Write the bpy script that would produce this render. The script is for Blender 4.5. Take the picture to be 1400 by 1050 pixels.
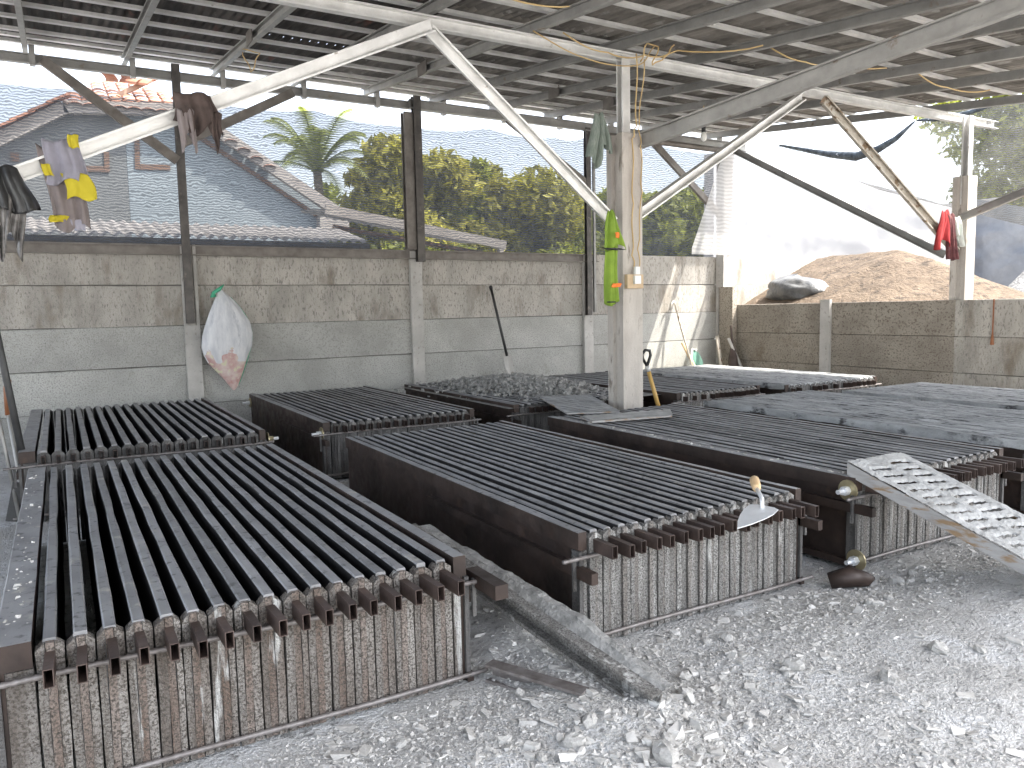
import bpy, math, random
import numpy as np
from mathutils import Vector, Matrix
random.seed(7); RNG = np.random.default_rng(11)
S = bpy.context.scene
COL = S.collection
for o in list(bpy.data.objects): bpy.data.objects.remove(o)

# ------------------------------------------------------------ camera, sky, sun
cam = bpy.data.objects.new('camera', bpy.data.cameras.new('camera')); COL.objects.link(cam)
r = Vector((0.86224474, -0.5060827, -0.02035443)); u = Vector((0.06601013, 0.07243962, 0.995186)); w = Vector((0.50217195, 0.85943749, -0.09586726))
M = Matrix((( r.x, u.x, -w.x, 0), (r.y, u.y, -w.y, 0), (r.z, u.z, -w.z, 1.19), (0, 0, 0, 1)))
cam.matrix_world = M
cam.data.sensor_width = 36; cam.data.lens = 1052 / 1400 * 36
cam.data.clip_start = 0.05; cam.data.clip_end = 3000
S.camera = cam
SUN = Vector((.42, -.38, .90)).normalized()
el = math.asin(SUN.z); az = math.atan2(SUN.x, SUN.y)
world = bpy.data.worlds.new('World'); S.world = world; world.use_nodes = True
wn = world.node_tree.nodes; wl = world.node_tree.links
sky = wn.new('ShaderNodeTexSky'); sky.sky_type = 'NISHITA'; sky.sun_disc = False
sky.sun_elevation = el; sky.sun_rotation = az; sky.air_density = 1.0; sky.dust_density = 3.0; sky.ozone_density = .8
bg = wn['Background']; bg.inputs[1].default_value = .15
bwn = wn.new('ShaderNodeRGBToBW'); smx = wn.new('ShaderNodeMix'); smx.data_type = 'RGBA'; smx.inputs[0].default_value = .6   # hazy white sky
wl.new(sky.outputs[0], bwn.inputs[0]); wl.new(sky.outputs[0], smx.inputs[6]); wl.new(bwn.outputs[0], smx.inputs[7]); wl.new(smx.outputs[2], bg.inputs[0])
sun = bpy.data.objects.new('sun', bpy.data.lights.new('sun', 'SUN')); COL.objects.link(sun)
sun.data.energy = 2.0; sun.data.angle = math.radians(.53); sun.data.color = (1, .95, .86)
sun.rotation_euler = SUN.to_track_quat('Z', 'Y').to_euler(); sun.location = (12, -8, 20)
S.view_settings.view_transform = 'Standard'; S.view_settings.look = 'None'
S.view_settings.gamma = 1; S.view_settings.use_curve_mapping = False
S.view_settings.exposure = 2.8

# ------------------------------------------------------------ noise
def vnoise(x, y, seed=0):
    x = np.asarray(x, float); y = np.asarray(y, float)
    xi = np.floor(x).astype(np.int64); yi = np.floor(y).astype(np.int64); fx = x - xi; fy = y - yi
    fx = fx*fx*(3-2*fx); fy = fy*fy*(3-2*fy)
    def h(a, b):
        n = (a*374761393 + b*668265263 + seed*974711) & 0x7fffffff
        n = ((n ^ (n >> 13))*1274126177) & 0x7fffffff
        return ((n ^ (n >> 16)) & 0xffff)/65535.
    return (h(xi, yi)*(1-fx)+h(xi+1, yi)*fx)*(1-fy)+(h(xi, yi+1)*(1-fx)+h(xi+1, yi+1)*fx)*fy
def fbm(x, y, o=4, seed=0):
    s = 0; a = .5
    for k in range(o): s = s + a*vnoise(x*2**k, y*2**k, seed+k*7); a *= .5
    return s

# ------------------------------------------------------------ materials
def mat(name, c1, c2=None, rough=.8, metal=0, scale=6, detail=6, c3=None, c3_lo=.62, c3_hi=.7, c3_scale=20, bump=.3, bump_scale=60, bump_dist=.004,
        rand=0, island=0, stretch=None, alpha=None, trans=0, c4=None, c4_scale=4, c4_lo=.6, c4_hi=.75, spec=.5, iso=False, lo=.35, hi=.65, rough2=None, hue_rand=None):
    m = bpy.data.materials.new(name); m.use_nodes = True; nt = m.node_tree; N = nt.nodes; L = nt.links
    b = N['Principled BSDF']; out = N['Material Output']
    tc = N.new('ShaderNodeTexCoord'); vec = tc.outputs['Object']
    oi = N.new('ShaderNodeObjectInfo')
    geo = N.new('ShaderNodeNewGeometry')
    ad = N.new('ShaderNodeVectorMath'); ad.operation = 'ADD'
    sc = N.new('ShaderNodeVectorMath'); sc.operation = 'SCALE'; sc.inputs['Scale'].default_value = 17.3
    cb = N.new('ShaderNodeCombineXYZ'); L.new(oi.outputs['Random'], cb.inputs[0]); L.new(oi.outputs['Random'], cb.inputs[1])
    L.new(cb.outputs[0], sc.inputs[0]); L.new(vec, ad.inputs[0]); L.new(sc.outputs[0], ad.inputs[1]); vec = ad.outputs[0]
    if stretch:
        mp = N.new('ShaderNodeMapping'); mp.inputs['Scale'].default_value = stretch; L.new(vec, mp.inputs[0]); svec = mp.outputs[0]
    else: svec = vec
    def noise(scale, det, v=None):
        n = N.new('ShaderNodeTexNoise'); n.inputs['Scale'].default_value = scale; n.inputs['Detail'].default_value = det; n.inputs['Roughness'].default_value = .62
        L.new(v or svec, n.inputs['Vector']); return n.outputs['Fac']
    def ramp(f, a, z):
        n = N.new('ShaderNodeMapRange'); n.inputs[1].default_value = a; n.inputs[2].default_value = z; L.new(f, n.inputs[0]); return n.outputs[0]
    def mix(f, a, c):
        n = N.new('ShaderNodeMix'); n.data_type = 'RGBA'
        if hasattr(f, 'links'): L.new(f, n.inputs[0])
        else: n.inputs[0].default_value = f
        for i, x in ((6, a), (7, c)):
            if hasattr(x, 'links'): L.new(x, n.inputs[i])
            else: n.inputs[i].default_value = (*x, 1)
        return n.outputs[2]
    col = mix(ramp(noise(scale, detail), lo, hi), c1, c2 or c1)
    if island or rand:
        src = geo.outputs['Random Per Island'] if island else oi.outputs['Random']
        amt = island or rand
        mr = N.new('ShaderNodeMapRange'); mr.inputs[3].default_value = 1-amt; mr.inputs[4].default_value = 1+amt; L.new(src, mr.inputs[0])
        vm = N.new('ShaderNodeVectorMath'); vm.operation = 'SCALE'; L.new(col, vm.inputs[0]); L.new(mr.outputs[0], vm.inputs['Scale']); col = vm.outputs[0]
    if hue_rand:
        src = geo.outputs['Random Per Island'] if island else oi.outputs['Random']
        wnz = N.new('ShaderNodeTexWhiteNoise'); wnz.noise_dimensions = '1D'; L.new(src, wnz.inputs['W'])
        col = mix(ramp(wnz.outputs['Value'], .45, .8), col, hue_rand)
    if c4: col = mix(ramp(noise(c4_scale, 5, vec if iso else None), c4_lo, c4_hi), col, c4)
    if c3: col = mix(ramp(noise(c3_scale, 6), c3_lo, c3_hi), col, c3)
    L.new(col, b.inputs['Base Color'])
    b.inputs['Metallic'].default_value = metal; b.inputs['Specular IOR Level'].default_value = spec
    if rough2 is not None:
        mr = N.new('ShaderNodeMapRange'); mr.inputs[1].default_value = .35; mr.inputs[2].default_value = .65; mr.inputs[3].default_value = rough; mr.inputs[4].default_value = rough2
        L.new(noise(14, 5, vec), mr.inputs[0]); L.new(mr.outputs[0], b.inputs['Roughness'])
    else: b.inputs['Roughness'].default_value = rough
    if bump:
        bp = N.new('ShaderNodeBump'); bp.inputs['Strength'].default_value = bump; bp.inputs['Distance'].default_value = bump_dist
        L.new(noise(bump_scale, 4, vec), bp.inputs['Height']); L.new(bp.outputs[0], b.inputs['Normal'])
    if trans:
        tr = N.new('ShaderNodeBsdfTranslucent'); L.new(col, tr.inputs[0]); mx = N.new('ShaderNodeMixShader'); mx.inputs[0].default_value = trans
        L.new(b.outputs[0], mx.inputs[1]); L.new(tr.outputs[0], mx.inputs[2]); L.new(mx.outputs[0], out.inputs[0])
    if alpha is not None:
        tp = N.new('ShaderNodeBsdfTransparent'); mx = N.new('ShaderNodeMixShader')
        last = out.inputs[0].links[0].from_socket
        # fine weave: closed threads and open holes, with folds that make it denser
        wv = N.new('ShaderNodeTexWave'); wv.wave_type = 'BANDS'; wv.bands_direction = 'Z'; wv.inputs['Scale'].default_value = alpha[1]; wv.inputs['Distortion'].default_value = alpha[2]
        wv.inputs['Detail'].default_value = 2; wv.inputs['Detail Scale'].default_value = 1.2
        L.new(tc.outputs['Object'], wv.inputs['Vector'])
        mr = N.new('ShaderNodeMapRange'); mr.inputs[3].default_value = alpha[0]-alpha[3]; mr.inputs[4].default_value = alpha[0]+alpha[3]; L.new(wv.outputs['Fac'], mr.inputs[0])
        L.new(mr.outputs[0], mx.inputs[0]); L.new(tp.outputs[0], mx.inputs[1]); L.new(last, mx.inputs[2]); L.new(mx.outputs[0], out.inputs[0])
    return m

MT = {}
MT['bar'] = mat('worn_steel_face', (.21, .21, .213), (.34, .34, .345), rough=.35, rough2=.6, metal=.25, scale=7, c4=(.11, .11, .11), c4_scale=30, c4_lo=.56, c4_hi=.66, c3=(.42, .40, .36), c3_lo=.60, c3_hi=.70, c3_scale=11, bump=.35, bump_scale=45, bump_dist=.003, rand=.2)
MT['gap_shade'] = mat('gap_shade_steel', (.012, .011, .011), (.022, .02, .02), rough=.5, rand=.2)  # shade of the gaps between slats, put into the colour of divider sides
MT['bar_grey'] = mat('cement_coated_steel', (.15, .15, .15), (.30, .30, .305), rough=.5, rough2=.8, scale=7, c3=(.42, .41, .39), c3_lo=.6, c3_hi=.7, c3_scale=14, bump=.7, bump_scale=50, bump_dist=.006, rand=.25)
MT['side'] = mat('dark_side_plate', (.022, .015, .012), (.06, .04, .032), rough=.4, rough2=.65, metal=.2, scale=4, c3=(.12, .07, .045), c3_lo=.62, c3_hi=.8, c3_scale=6, bump=.3, bump_scale=30)
MT['rust'] = mat('brown_steel_tube', (.05, .034, .029), (.09, .063, .053), rough=.5, metal=.2, scale=12, rand=.25, bump=.3)
MT['end'] = mat('crusty_end_plate', (.19, .18, .165), (.36, .35, .33), rough=.85, scale=3, stretch=(6, 6, .7), island=.38, hue_rand=(.17, .12, .09),
                iso=True, c4=(.13, .122, .11), c4_scale=150, c4_lo=.46, c4_hi=.6, c3=(.62, .61, .58), c3_lo=.60, c3_hi=.66, c3_scale=2.2, bump=1, bump_scale=120, bump_dist=.02)
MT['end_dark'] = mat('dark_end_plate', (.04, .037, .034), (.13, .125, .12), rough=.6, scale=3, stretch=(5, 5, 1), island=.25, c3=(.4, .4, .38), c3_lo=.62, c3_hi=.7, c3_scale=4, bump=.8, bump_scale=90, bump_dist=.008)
MT['end_rusty'] = mat('rusty_end_plate', (.15, .125, .105), (.30, .28, .255), rough=.85, scale=3, stretch=(6, 6, .7), island=.38, hue_rand=(.20, .105, .065),
                iso=True, c4=(.10, .085, .07), c4_scale=150, c4_lo=.46, c4_hi=.6, c3=(.62, .61, .58), c3_lo=.63, c3_hi=.68, c3_scale=2.2, bump=1, bump_scale=120, bump_dist=.02)
MT['crust'] = mat('fresh_cement', (.25, .255, .255), (.54, .55, .555), rough=.45, rough2=.75, scale=3, stretch=(13, .8, 1), c4=(.05, .05, .052), c4_scale=5, c4_lo=.54, c4_hi=.64, c3=(.56, .56, .55), c3_lo=.58, c3_hi=.68, c3_scale=4, bump=.9, bump_scale=70, bump_dist=.008)
MT['mortar'] = mat('wet_mortar', (.20, .20, .19), (.42, .41, .39), rough=.6, scale=20, bump=1, bump_scale=80, bump_dist=.012)
MT['panel'] = mat('precast_concrete', (.34, .32, .285), (.48, .45, .405), rough=.92, scale=2.2, rand=.10, stretch=(2.2, 2.2, .8), c3=(.22, .205, .185), c3_lo=.53, c3_hi=.65, c3_scale=28, c4=(.22, .19, .15), c4_scale=1.9, c4_lo=.52, c4_hi=.70, bump=1, bump_scale=95, bump_dist=.010)
MT['panel_low'] = mat('roughcast_concrete', (.36, .355, .33), (.48, .475, .445), rough=.92, scale=2.2, rand=.07, c3=(.28, .275, .255), c3_lo=.50, c3_hi=.64, c3_scale=75, c4=(.30, .29, .25), c4_scale=2.5, bump=1, bump_scale=95, bump_dist=.010)
MT['panel_warm'] = mat('brown_concrete', (.27, .24, .20), (.40, .36, .30), rough=.92, scale=2.5, rand=.08, c3=(.16, .13, .105), c3_lo=.52, c3_hi=.62, c3_scale=50, c4=(.17, .13, .095), c4_scale=2.2, bump=1, bump_scale=95, bump_dist=.010)
MT['post'] = mat('concrete_post', (.38, .365, .34), (.52, .50, .47), rough=.9, scale=3, c3=(.26, .24, .21), c3_lo=.58, c3_hi=.7, c3_scale=20, bump=.7, bump_scale=70, bump_dist=.006)
MT['pillar'] = mat('pillar_concrete', (.42, .38, .34), (.56, .52, .47), rough=.9, scale=2.5, stretch=(3, 3, .8), c3=(.20, .17, .14), c3_lo=.58, c3_hi=.7, c3_scale=5, c4=(.3, .28, .25), c4_scale=30, bump=.7, bump_scale=60, bump_dist=.006)
MT['galv'] = mat('galvanised_steel', (.58, .57, .545), (.76, .75, .725), rough=.42, metal=.3, scale=6, c3=(.3, .26, .21), c3_lo=.66, c3_hi=.75, c3_scale=12, bump=.1)
MT['galv2'] = mat('weathered_galvanised_steel', (.27, .265, .25), (.38, .37, .35), rough=.5, metal=.4, scale=5, c3=(.22, .17, .13), c3_lo=.62, c3_hi=.72, c3_scale=9, bump=.15, rand=.15)
MT['galv_stain'] = mat('stained_steel', (.38, .34, .28), (.52, .48, .42), rough=.6, metal=.2, scale=6, c3=(.19, .13, .08), c3_lo=.55, c3_hi=.62, c3_scale=10, bump=.2)
MT['darksteel'] = mat('dark_steel_channel', (.055, .05, .047), (.11, .10, .09), rough=.5, metal=.3, scale=8, c3=(.22, .19, .16), c3_lo=.62, c3_hi=.72, c3_scale=12)
MT['midsteel'] = mat('brown_grey_steel', (.13, .115, .10), (.21, .19, .17), rough=.55, metal=.3, scale=8)
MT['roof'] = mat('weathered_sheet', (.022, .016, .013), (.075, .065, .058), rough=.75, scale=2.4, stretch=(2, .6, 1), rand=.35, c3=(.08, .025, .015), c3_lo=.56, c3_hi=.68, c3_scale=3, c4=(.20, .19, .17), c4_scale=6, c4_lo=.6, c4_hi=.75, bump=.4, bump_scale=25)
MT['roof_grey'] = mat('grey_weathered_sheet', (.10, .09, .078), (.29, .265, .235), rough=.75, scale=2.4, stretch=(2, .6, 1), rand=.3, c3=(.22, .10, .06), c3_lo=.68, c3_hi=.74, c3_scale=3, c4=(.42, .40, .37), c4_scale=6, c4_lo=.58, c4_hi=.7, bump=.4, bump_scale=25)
MT['ground'] = mat('cement_dust_ground', (.52, .505, .48), (.72, .71, .69), rough=.95, scale=1.6, c3=(.30, .295, .28), c3_lo=.55, c3_hi=.68, c3_scale=30, c4=(.76, .76, .755), c4_scale=3.2, c4_lo=.52, c4_hi=.66, bump=1, bump_scale=75, bump_dist=.03)
MT['chip'] = mat('cement_rubble', (.44, .425, .395), (.60, .585, .555), rough=.95, scale=9, island=.20, bump=.6, bump_scale=80, bump_dist=.006)
MT['sand'] = mat('sand', (.095, .068, .045), (.155, .115, .08), rough=.95, scale=3, c3=(.05, .036, .025), c3_lo=.52, c3_hi=.66, c3_scale=9, bump=1, bump_scale=22, bump_dist=.05)
MT['gravel'] = mat('dark_gravel', (.13, .13, .13), (.3, .3, .3), rough=.95, scale=20, bump=1, bump_scale=40, bump_dist=.05)
MT['white_crust'] = mat('dried_cement_board', (.34, .34, .33), (.52, .52, .51), rough=.9, scale=9, c3=(.3, .29, .27), c3_lo=.60, c3_hi=.68, c3_scale=12, bump=1, bump_scale=45, bump_dist=.012)
MT['board_edge'] = mat('stained_board_edge', (.30, .29, .28), (.42, .41, .40), rough=.8, scale=6, stretch=(1, 1, 5), c3=(.28, .19, .11), c3_lo=.52, c3_hi=.62, c3_scale=7, bump=.5)
MT['black'] = mat('black_steel', (.02, .02, .02), (.05, .05, .05), rough=.45)
MT['blackplastic'] = mat('black_plastic', (.012, .012, .012), rough=.4, bump=0)
MT['wood'] = mat('yellow_wood', (.50, .30, .08), (.62, .40, .13), rough=.5, scale=8, stretch=(8, 8, 1))
MT['palewood'] = mat('pale_wood', (.62, .42, .22), (.72, .52, .30), rough=.5, scale=8)
MT['steelbright'] = mat('bright_steel', (.70, .71, .72), (.8, .81, .82), rough=.38, metal=.35, scale=10, bump=.1)
MT['brass'] = mat('brass_washer', (.32, .27, .16), (.42, .36, .22), rough=.4, metal=.6, scale=12, bump=.2)
MT['rod'] = mat('steel_rebar', (.16, .14, .13), (.28, .26, .25), rough=.5, metal=.4, scale=25, bump=.3)
MT['net'] = mat('shade_net', (.055, .06, .07), (.085, .09, .10), rough=.8, bump=0, trans=.5, alpha=(.76, 12, 8, .12))
MT['net_thin'] = mat('thin_shade_net', (.09, .09, .088), (.14, .14, .135), rough=.8, bump=0, trans=.5, alpha=(.66, 14, 6, .16))
MT['netroll'] = mat('black_net_roll', (.02, .025, .03), (.10, .12, .14), rough=.6, scale=16, c3=(.6, .62, .65), c3_lo=.64, c3_hi=.68, c3_scale=14)
MT['sheet'] = mat('white_sheet', (.33, .325, .335), (.345, .345, .35), rough=.7, scale=1.2, trans=.5, bump=.3, bump_scale=4, bump_dist=.05)
MT['sheet_thin'] = mat('thin_white_sheet', (.74, .72, .70), (.82, .81, .8), rough=.6, scale=2, trans=.5, bump=0, alpha=(.62, 6, 4, .1))
MT['tarp'] = mat('grey_blue_tarp', (.15, .165, .19), (.21, .225, .25), rough=.5, scale=3, trans=.2, bump=.4, bump_scale=7, bump_dist=.04)
MT['tarp_bag'] = mat('dusty_plastic_bag', (.07, .075, .08), (.17, .17, .165), rough=.5, scale=6, bump=.6, bump_scale=16, bump_dist=.03)
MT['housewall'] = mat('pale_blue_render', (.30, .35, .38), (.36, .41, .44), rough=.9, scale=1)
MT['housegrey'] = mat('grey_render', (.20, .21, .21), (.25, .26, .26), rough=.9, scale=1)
MT['fascia'] = mat('pale_fascia', (.34, .31, .29), (.44, .41, .38), rough=.8, scale=4)
MT['trim'] = mat('brown_trim', (.22, .14, .10), rough=.8)
MT['tile'] = mat('orange_clay_tile', (.22, .095, .06), (.33, .17, .11), rough=.85, scale=3, rand=.3, c3=(.18, .13, .10), c3_lo=.62, c3_hi=.7, c3_scale=4, bump=.4)
MT['lowroof'] = mat('pale_roof_sheet', (.24, .23, .22), (.36, .34, .33), rough=.8, scale=3, c3=(.25, .22, .2), c3_lo=.6, c3_hi=.7, c3_scale=5, rand=.15)
MT['bark'] = mat('bark', (.10, .08, .06), (.17, .14, .10), rough=.95, scale=8, bump=.8, bump_scale=20, bump_dist=.02)
MT['leaf'] = mat('leaves', (.16, .19, .02), (.32, .34, .05), rough=.55, scale=.6, island=.5, trans=.45, bump=0)
MT['leaf2'] = mat('olive_leaves', (.26, .25, .03), (.44, .41, .08), rough=.55, scale=.6, island=.5, trans=.45, bump=0)
MT['palm'] = mat('palm_leaves', (.15, .18, .04), (.24, .27, .07), rough=.5, island=.3, trans=.4, bump=0)
MT['cable'] = mat('yellowed_cable', (.48, .33, .14), (.60, .44, .22), rough=.6, bump=0)
MT['socket'] = mat('wooden_socket_board', (.50, .36, .22), (.6, .46, .30), rough=.7, scale=8)
MT['white'] = mat('white_plastic', (.75, .75, .73), rough=.4, bump=0)
MT['glass'] = mat('bulb_glass', (.78, .77, .72), rough=.15, bump=0)
MT['cl_grey'] = mat('grey_lilac_cloth', (.24, .23, .27), (.32, .31, .36), rough=.95, scale=6, c3=(.15, .2, .3), c3_lo=.62, c3_hi=.7, c3_scale=6, bump_scale=200)
MT['cl_brown'] = mat('brown_grey_cloth', (.19, .16, .155), (.25, .215, .21), rough=.95, scale=6)
MT['cl_yellow'] = mat('yellow_cloth', (.42, .34, .015), (.52, .43, .03), rough=.9, scale=6)
MT['cl_dark'] = mat('dark_brown_cloth', (.045, .033, .03), (.11, .08, .07), rough=.95, scale=9)
MT['cl_green'] = mat('lime_cloth', (.17, .27, .03), (.25, .37, .045), rough=.85, scale=6)
MT['cl_orange'] = mat('orange_print', (.9, .22, .04), rough=.8)
MT['cl_towel'] = mat('sage_cloth', (.16, .20, .17), (.28, .31, .27), rough=.95, scale=14, stretch=(6, 6, 1))
MT['cl_red'] = mat('red_cloth', (.24, .012, .018), (.34, .03, .03), rough=.9, scale=10)
MT['cl_maroon'] = mat('maroon_cloth', (.07, .02, .025), (.14, .05, .05), rough=.9, scale=20)
MT['cl_pale'] = mat('pale_green_cloth', (.42, .46, .42), (.62, .63, .58), rough=.9, scale=14, stretch=(8, 8, 1))
MT['cl_black'] = mat('black_bag', (.012, .012, .013), (.05, .05, .05), rough=.35, scale=9)
MT['cl_clear'] = mat('dirty_clear_plastic', (.20, .19, .18), (.34, .32, .3), rough=.3, scale=9, c3=(.08, .07, .07), c3_lo=.5, c3_hi=.66, c3_scale=8, trans=.3)
MT['sack'] = mat('white_sack', (.56, .57, .60), (.76, .76, .77), rough=.55, scale=5, stretch=(4, 4, 1), trans=.15, c3=(.34, .36, .40), c3_lo=.60, c3_hi=.72, c3_scale=3, bump=.5, bump_scale=14, bump_dist=.02)
MT['sack_pink'] = mat('sack_rubbish', (.46, .24, .22), (.66, .58, .54), rough=.6, scale=9, c3=(.62, .60, .42), c3_lo=.55, c3_hi=.6, c3_scale=18, bump=.6, bump_scale=20, bump_dist=.02)
MT['sack_green'] = mat('green_sack_edge', (.04, .30, .17), (.08, .42, .25), rough=.5, bump=0)
MT['green_plastic'] = mat('green_plastic', (.10, .22, .18), (.16, .30, .24), rough=.5, scale=4)
MT['orange_wood'] = mat('brown_handle', (.22, .08, .03), (.30, .12, .05), rough=.5)

# ------------------------------------------------------------ mesh helpers
class MB:
    def __init__(s): s.v = []; s.f = []
    def add(s, vs, fs):
        n = len(s.v); s.v += [tuple(v) for v in vs]; s.f += [tuple(i+n for i in f) for f in fs]; return s
    def box(s, x0, y0, z0, x1, y1, z1):
        return s.add([(x0,y0,z0),(x1,y0,z0),(x1,y1,z0),(x0,y1,z0),(x0,y0,z1),(x1,y0,z1),(x1,y1,z1),(x0,y1,z1)],
                     [(0,3,2,1),(4,5,6,7),(0,1,5,4),(1,2,6,5),(2,3,7,6),(3,0,4,7)])
    def prof(s, p0, p1, poly, up=(0,0,1), caps=True):
        p0 = Vector(p0); p1 = Vector(p1); d = (p1-p0).normalized(); up = Vector(up); sd = d.cross(up).normalized(); up2 = sd.cross(d).normalized()
        n = len(poly); vs = [p+sd*a+up2*b for p in (p0, p1) for a, b in poly]
        fs = [(i, (i+1) % n, n+(i+1) % n, n+i) for i in range(n)]
        if caps: fs += [tuple(range(n))[::-1], tuple(range(n, 2*n))]
        return s.add(vs, fs)
    def bar(s, p0, p1, wd, h, up=(0,0,1)):
        a = wd/2; b = h/2; return s.prof(p0, p1, [(-a,-b),(a,-b),(a,b),(-a,b)], up)
    def tube(s, pts, rad, n=6, cap=True):
        pts = [Vector(p) for p in pts]; rs = rad if isinstance(rad, (list, tuple)) else [rad]*len(pts)
        vs = []; prev = None
        for i, p in enumerate(pts):
            d = (pts[min(i+1, len(pts)-1)]-pts[max(i-1, 0)]).normalized()
            if prev is None:
                a = Vector((0,0,1)) if abs(d.z) < .9 else Vector((1,0,0)); x = d.cross(a).normalized()
            else: x = (prev - d*prev.dot(d)).normalized()
            prev = x; y = d.cross(x)
            for k in range(n):
                t = 2*math.pi*k/n; vs.append(p+(x*math.cos(t)+y*math.sin(t))*rs[i])
        fs = [(i*n+k, i*n+(k+1) % n, (i+1)*n+(k+1) % n, (i+1)*n+k) for i in range(len(pts)-1) for k in range(n)]
        if cap: fs += [tuple(range(n))[::-1], tuple(range((len(pts)-1)*n, len(pts)*n))]
        return s.add(vs, fs)
    def mesh(s, name, m, smooth=False):
        me = bpy.data.meshes.new(name); me.from_pydata(s.v, [], s.f); me.update()
        if m: me.materials.append(MT[m] if isinstance(m, str) else m)
        if smooth: me.polygons.foreach_set('use_smooth', [True]*len(me.polygons))
        return me
    def build(s, name, m, parent=None, loc=None, smooth=False): return put(name, s.mesh(name, m, smooth), parent, loc)
def put(name, me, parent=None, loc=None, rot=None):
    o = bpy.data.objects.new(name, me); COL.objects.link(o)
    if parent: o.parent = parent
    if loc is not None: o.location = loc
    if rot is not None: o.rotation_euler = rot
    return o
def thing(name, label, cat, loc=(0,0,0), group=None, rot=None):
    o = bpy.data.objects.new(name, None); COL.objects.link(o); o.location = loc; o.empty_display_size = .1
    if rot: o.rotation_euler = rot
    return tag(o, label, cat, group)
def tag(o, label, cat, group=None):
    o['label'] = label; o['category'] = cat
    if group: o['group'] = group
    return o
def grid_mesh(name, X, Y, Z, m, smooth=True):
    ny, nx = X.shape; co = np.stack([X, Y, Z], -1).reshape(-1, 3)
    i = np.arange((ny-1)*(nx-1)); a = (i//(nx-1))*nx+i % (nx-1); F = np.stack([a, a+1, a+nx+1, a+nx], 1)
    me = fast_mesh(name, co, F, m); me.polygons.foreach_set('use_smooth', [smooth]*len(me.polygons)); return me
def fast_mesh(name, co, F, m):
    me = bpy.data.meshes.new(name); me.vertices.add(len(co)); me.vertices.foreach_set('co', np.ascontiguousarray(co, dtype=np.float32).ravel())
    k = F.shape[1]; me.loops.add(F.size); me.loops.foreach_set('vertex_index', np.ascontiguousarray(F, dtype=np.int32).ravel())
    me.polygons.add(len(F)); me.polygons.foreach_set('loop_start', np.arange(len(F), dtype=np.int32)*k)
    me.update(calc_edges=True); me.validate(); me.materials.append(MT[m]); me.polygons.foreach_set('use_smooth', [False]*len(me.polygons)); return me
def csec(h, wd, lip=.012, t=.004):    # lipped C channel, open side towards +a
    a = wd/2; b = h/2
    return [(-a,-b),(a,-b),(a,-b+lip),(a-t,-b+lip),(a-t,-b+t),(-a+t,-b+t),(-a+t,b-t),(a-t,b-t),(a-t,b-lip),(a,b-lip),(a,b),(-a,b)]

# ------------------------------------------------------------ ground
def ground_h(x, y):
    x = np.asarray(x, float); y = np.asarray(y, float)
    near = np.clip((2.05-y)/1.0, 0, 1)*np.clip((y+4)/4, 0, 1)
    far = np.clip(1-(np.hypot(x-3, y-3)-9)/4, 0, 1)
    z = .05*(fbm(x*1.3+3, y*1.3, 4, 3)-.5)*far
    z = z + .035*near*(fbm(x*5, y*5, 4, 9)-.35)
    z = z + .05*np.exp(-((y-1.75)**2)/.05)*fbm(x*3, y*3, 3, 5)*((x > -1) & (x < 6.5))*.9
    z = z + .13*np.exp(-((x-3.5)**2/.9+(y-1.45)**2/.12))
    z = z + .07*np.exp(-((x-1.3)**2/.03))*np.clip((4.8-y)/.5, 0, 1)*np.clip((y-1.2)/.5, 0, 1)*(.6+.8*fbm(x*6, y*4, 3, 4))
    z = z + .022*(fbm(x*16, y*16, 4, 21)-.5)*near
    return z-.012
def axis(dense0, dense1, step, lo, hi):
    a = list(np.arange(dense0, dense1, step)); g = step; x = dense1
    while x < hi: a.append(x); g *= 1.25; x += g
    a.append(hi); g = step; x = dense0-step
    while x > lo: a.insert(0, x); g *= 1.25; x -= g
    a.insert(0, lo); return np.array(a)
X, Y = np.meshgrid(axis(-.6, 5.6, .018, -400, 400), axis(.5, 2.6, .018, -400, 400))
g = put('ground', grid_mesh('ground', X, Y, ground_h(X, Y), 'ground')); g['kind'] = 'structure'

# ------------------------------------------------------------ rubble
def chips(n, fx, fy, smin, smax, seed, flat=.5, sink=.2, hfun=None):
    R = np.random.default_rng(seed); x, y = fx(R, n), fy(R, n)
    base = np.array([(-1,-1,-1),(1,-1,-1),(1,1,-1),(-1,1,-1),(-1,-1,1),(1,-1,1),(1,1,1),(-1,1,1)], float)
    F = np.array([(0,3,2,1),(4,5,6,7),(0,1,5,4),(1,2,6,5),(2,3,7,6),(3,0,4,7)])
    s = smin*(smax/smin)**(R.random(n)**2.2)
    v = base[None]*(1+R.uniform(-.65, .25, (n, 8, 3)))
    dim = np.stack([s*R.uniform(.7, 1.6, n), s*R.uniform(.45, 1, n), s*R.uniform(flat*.5, flat*1.4, n)], 1)
    v = v*dim[:, None]/2
    a = R.uniform(0, 2*np.pi, n); tx = R.normal(0, .35, n); ca, sa = np.cos(a)[:, None], np.sin(a)[:, None]; ct, st = np.cos(tx)[:, None], np.sin(tx)[:, None]
    vy, vz = v[..., 1]*ct-v[..., 2]*st, v[..., 1]*st+v[..., 2]*ct
    vx, vy = v[..., 0]*ca-vy*sa, v[..., 0]*sa+vy*ca
    z = (hfun or ground_h)(x, y)+dim[:, 2]*(.5-sink)
    co = np.stack([vx+x[:, None], vy+y[:, None], vz+z[:, None]], -1).reshape(-1, 3)
    FF = (np.arange(n)[:, None, None]*8+F[None]).reshape(-1, 4)
    return co, FF
def inmold(x, y):
    m = np.zeros(len(x), bool)
    for a, b in ((-.25, 1.12), (1.48, 2.7), (2.98, 4.3), (4.48, 5.85), (5.95, 7.2)): m |= (x > a) & (x < b) & (y > 2.1) & (y < 4.75)
    return m
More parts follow.
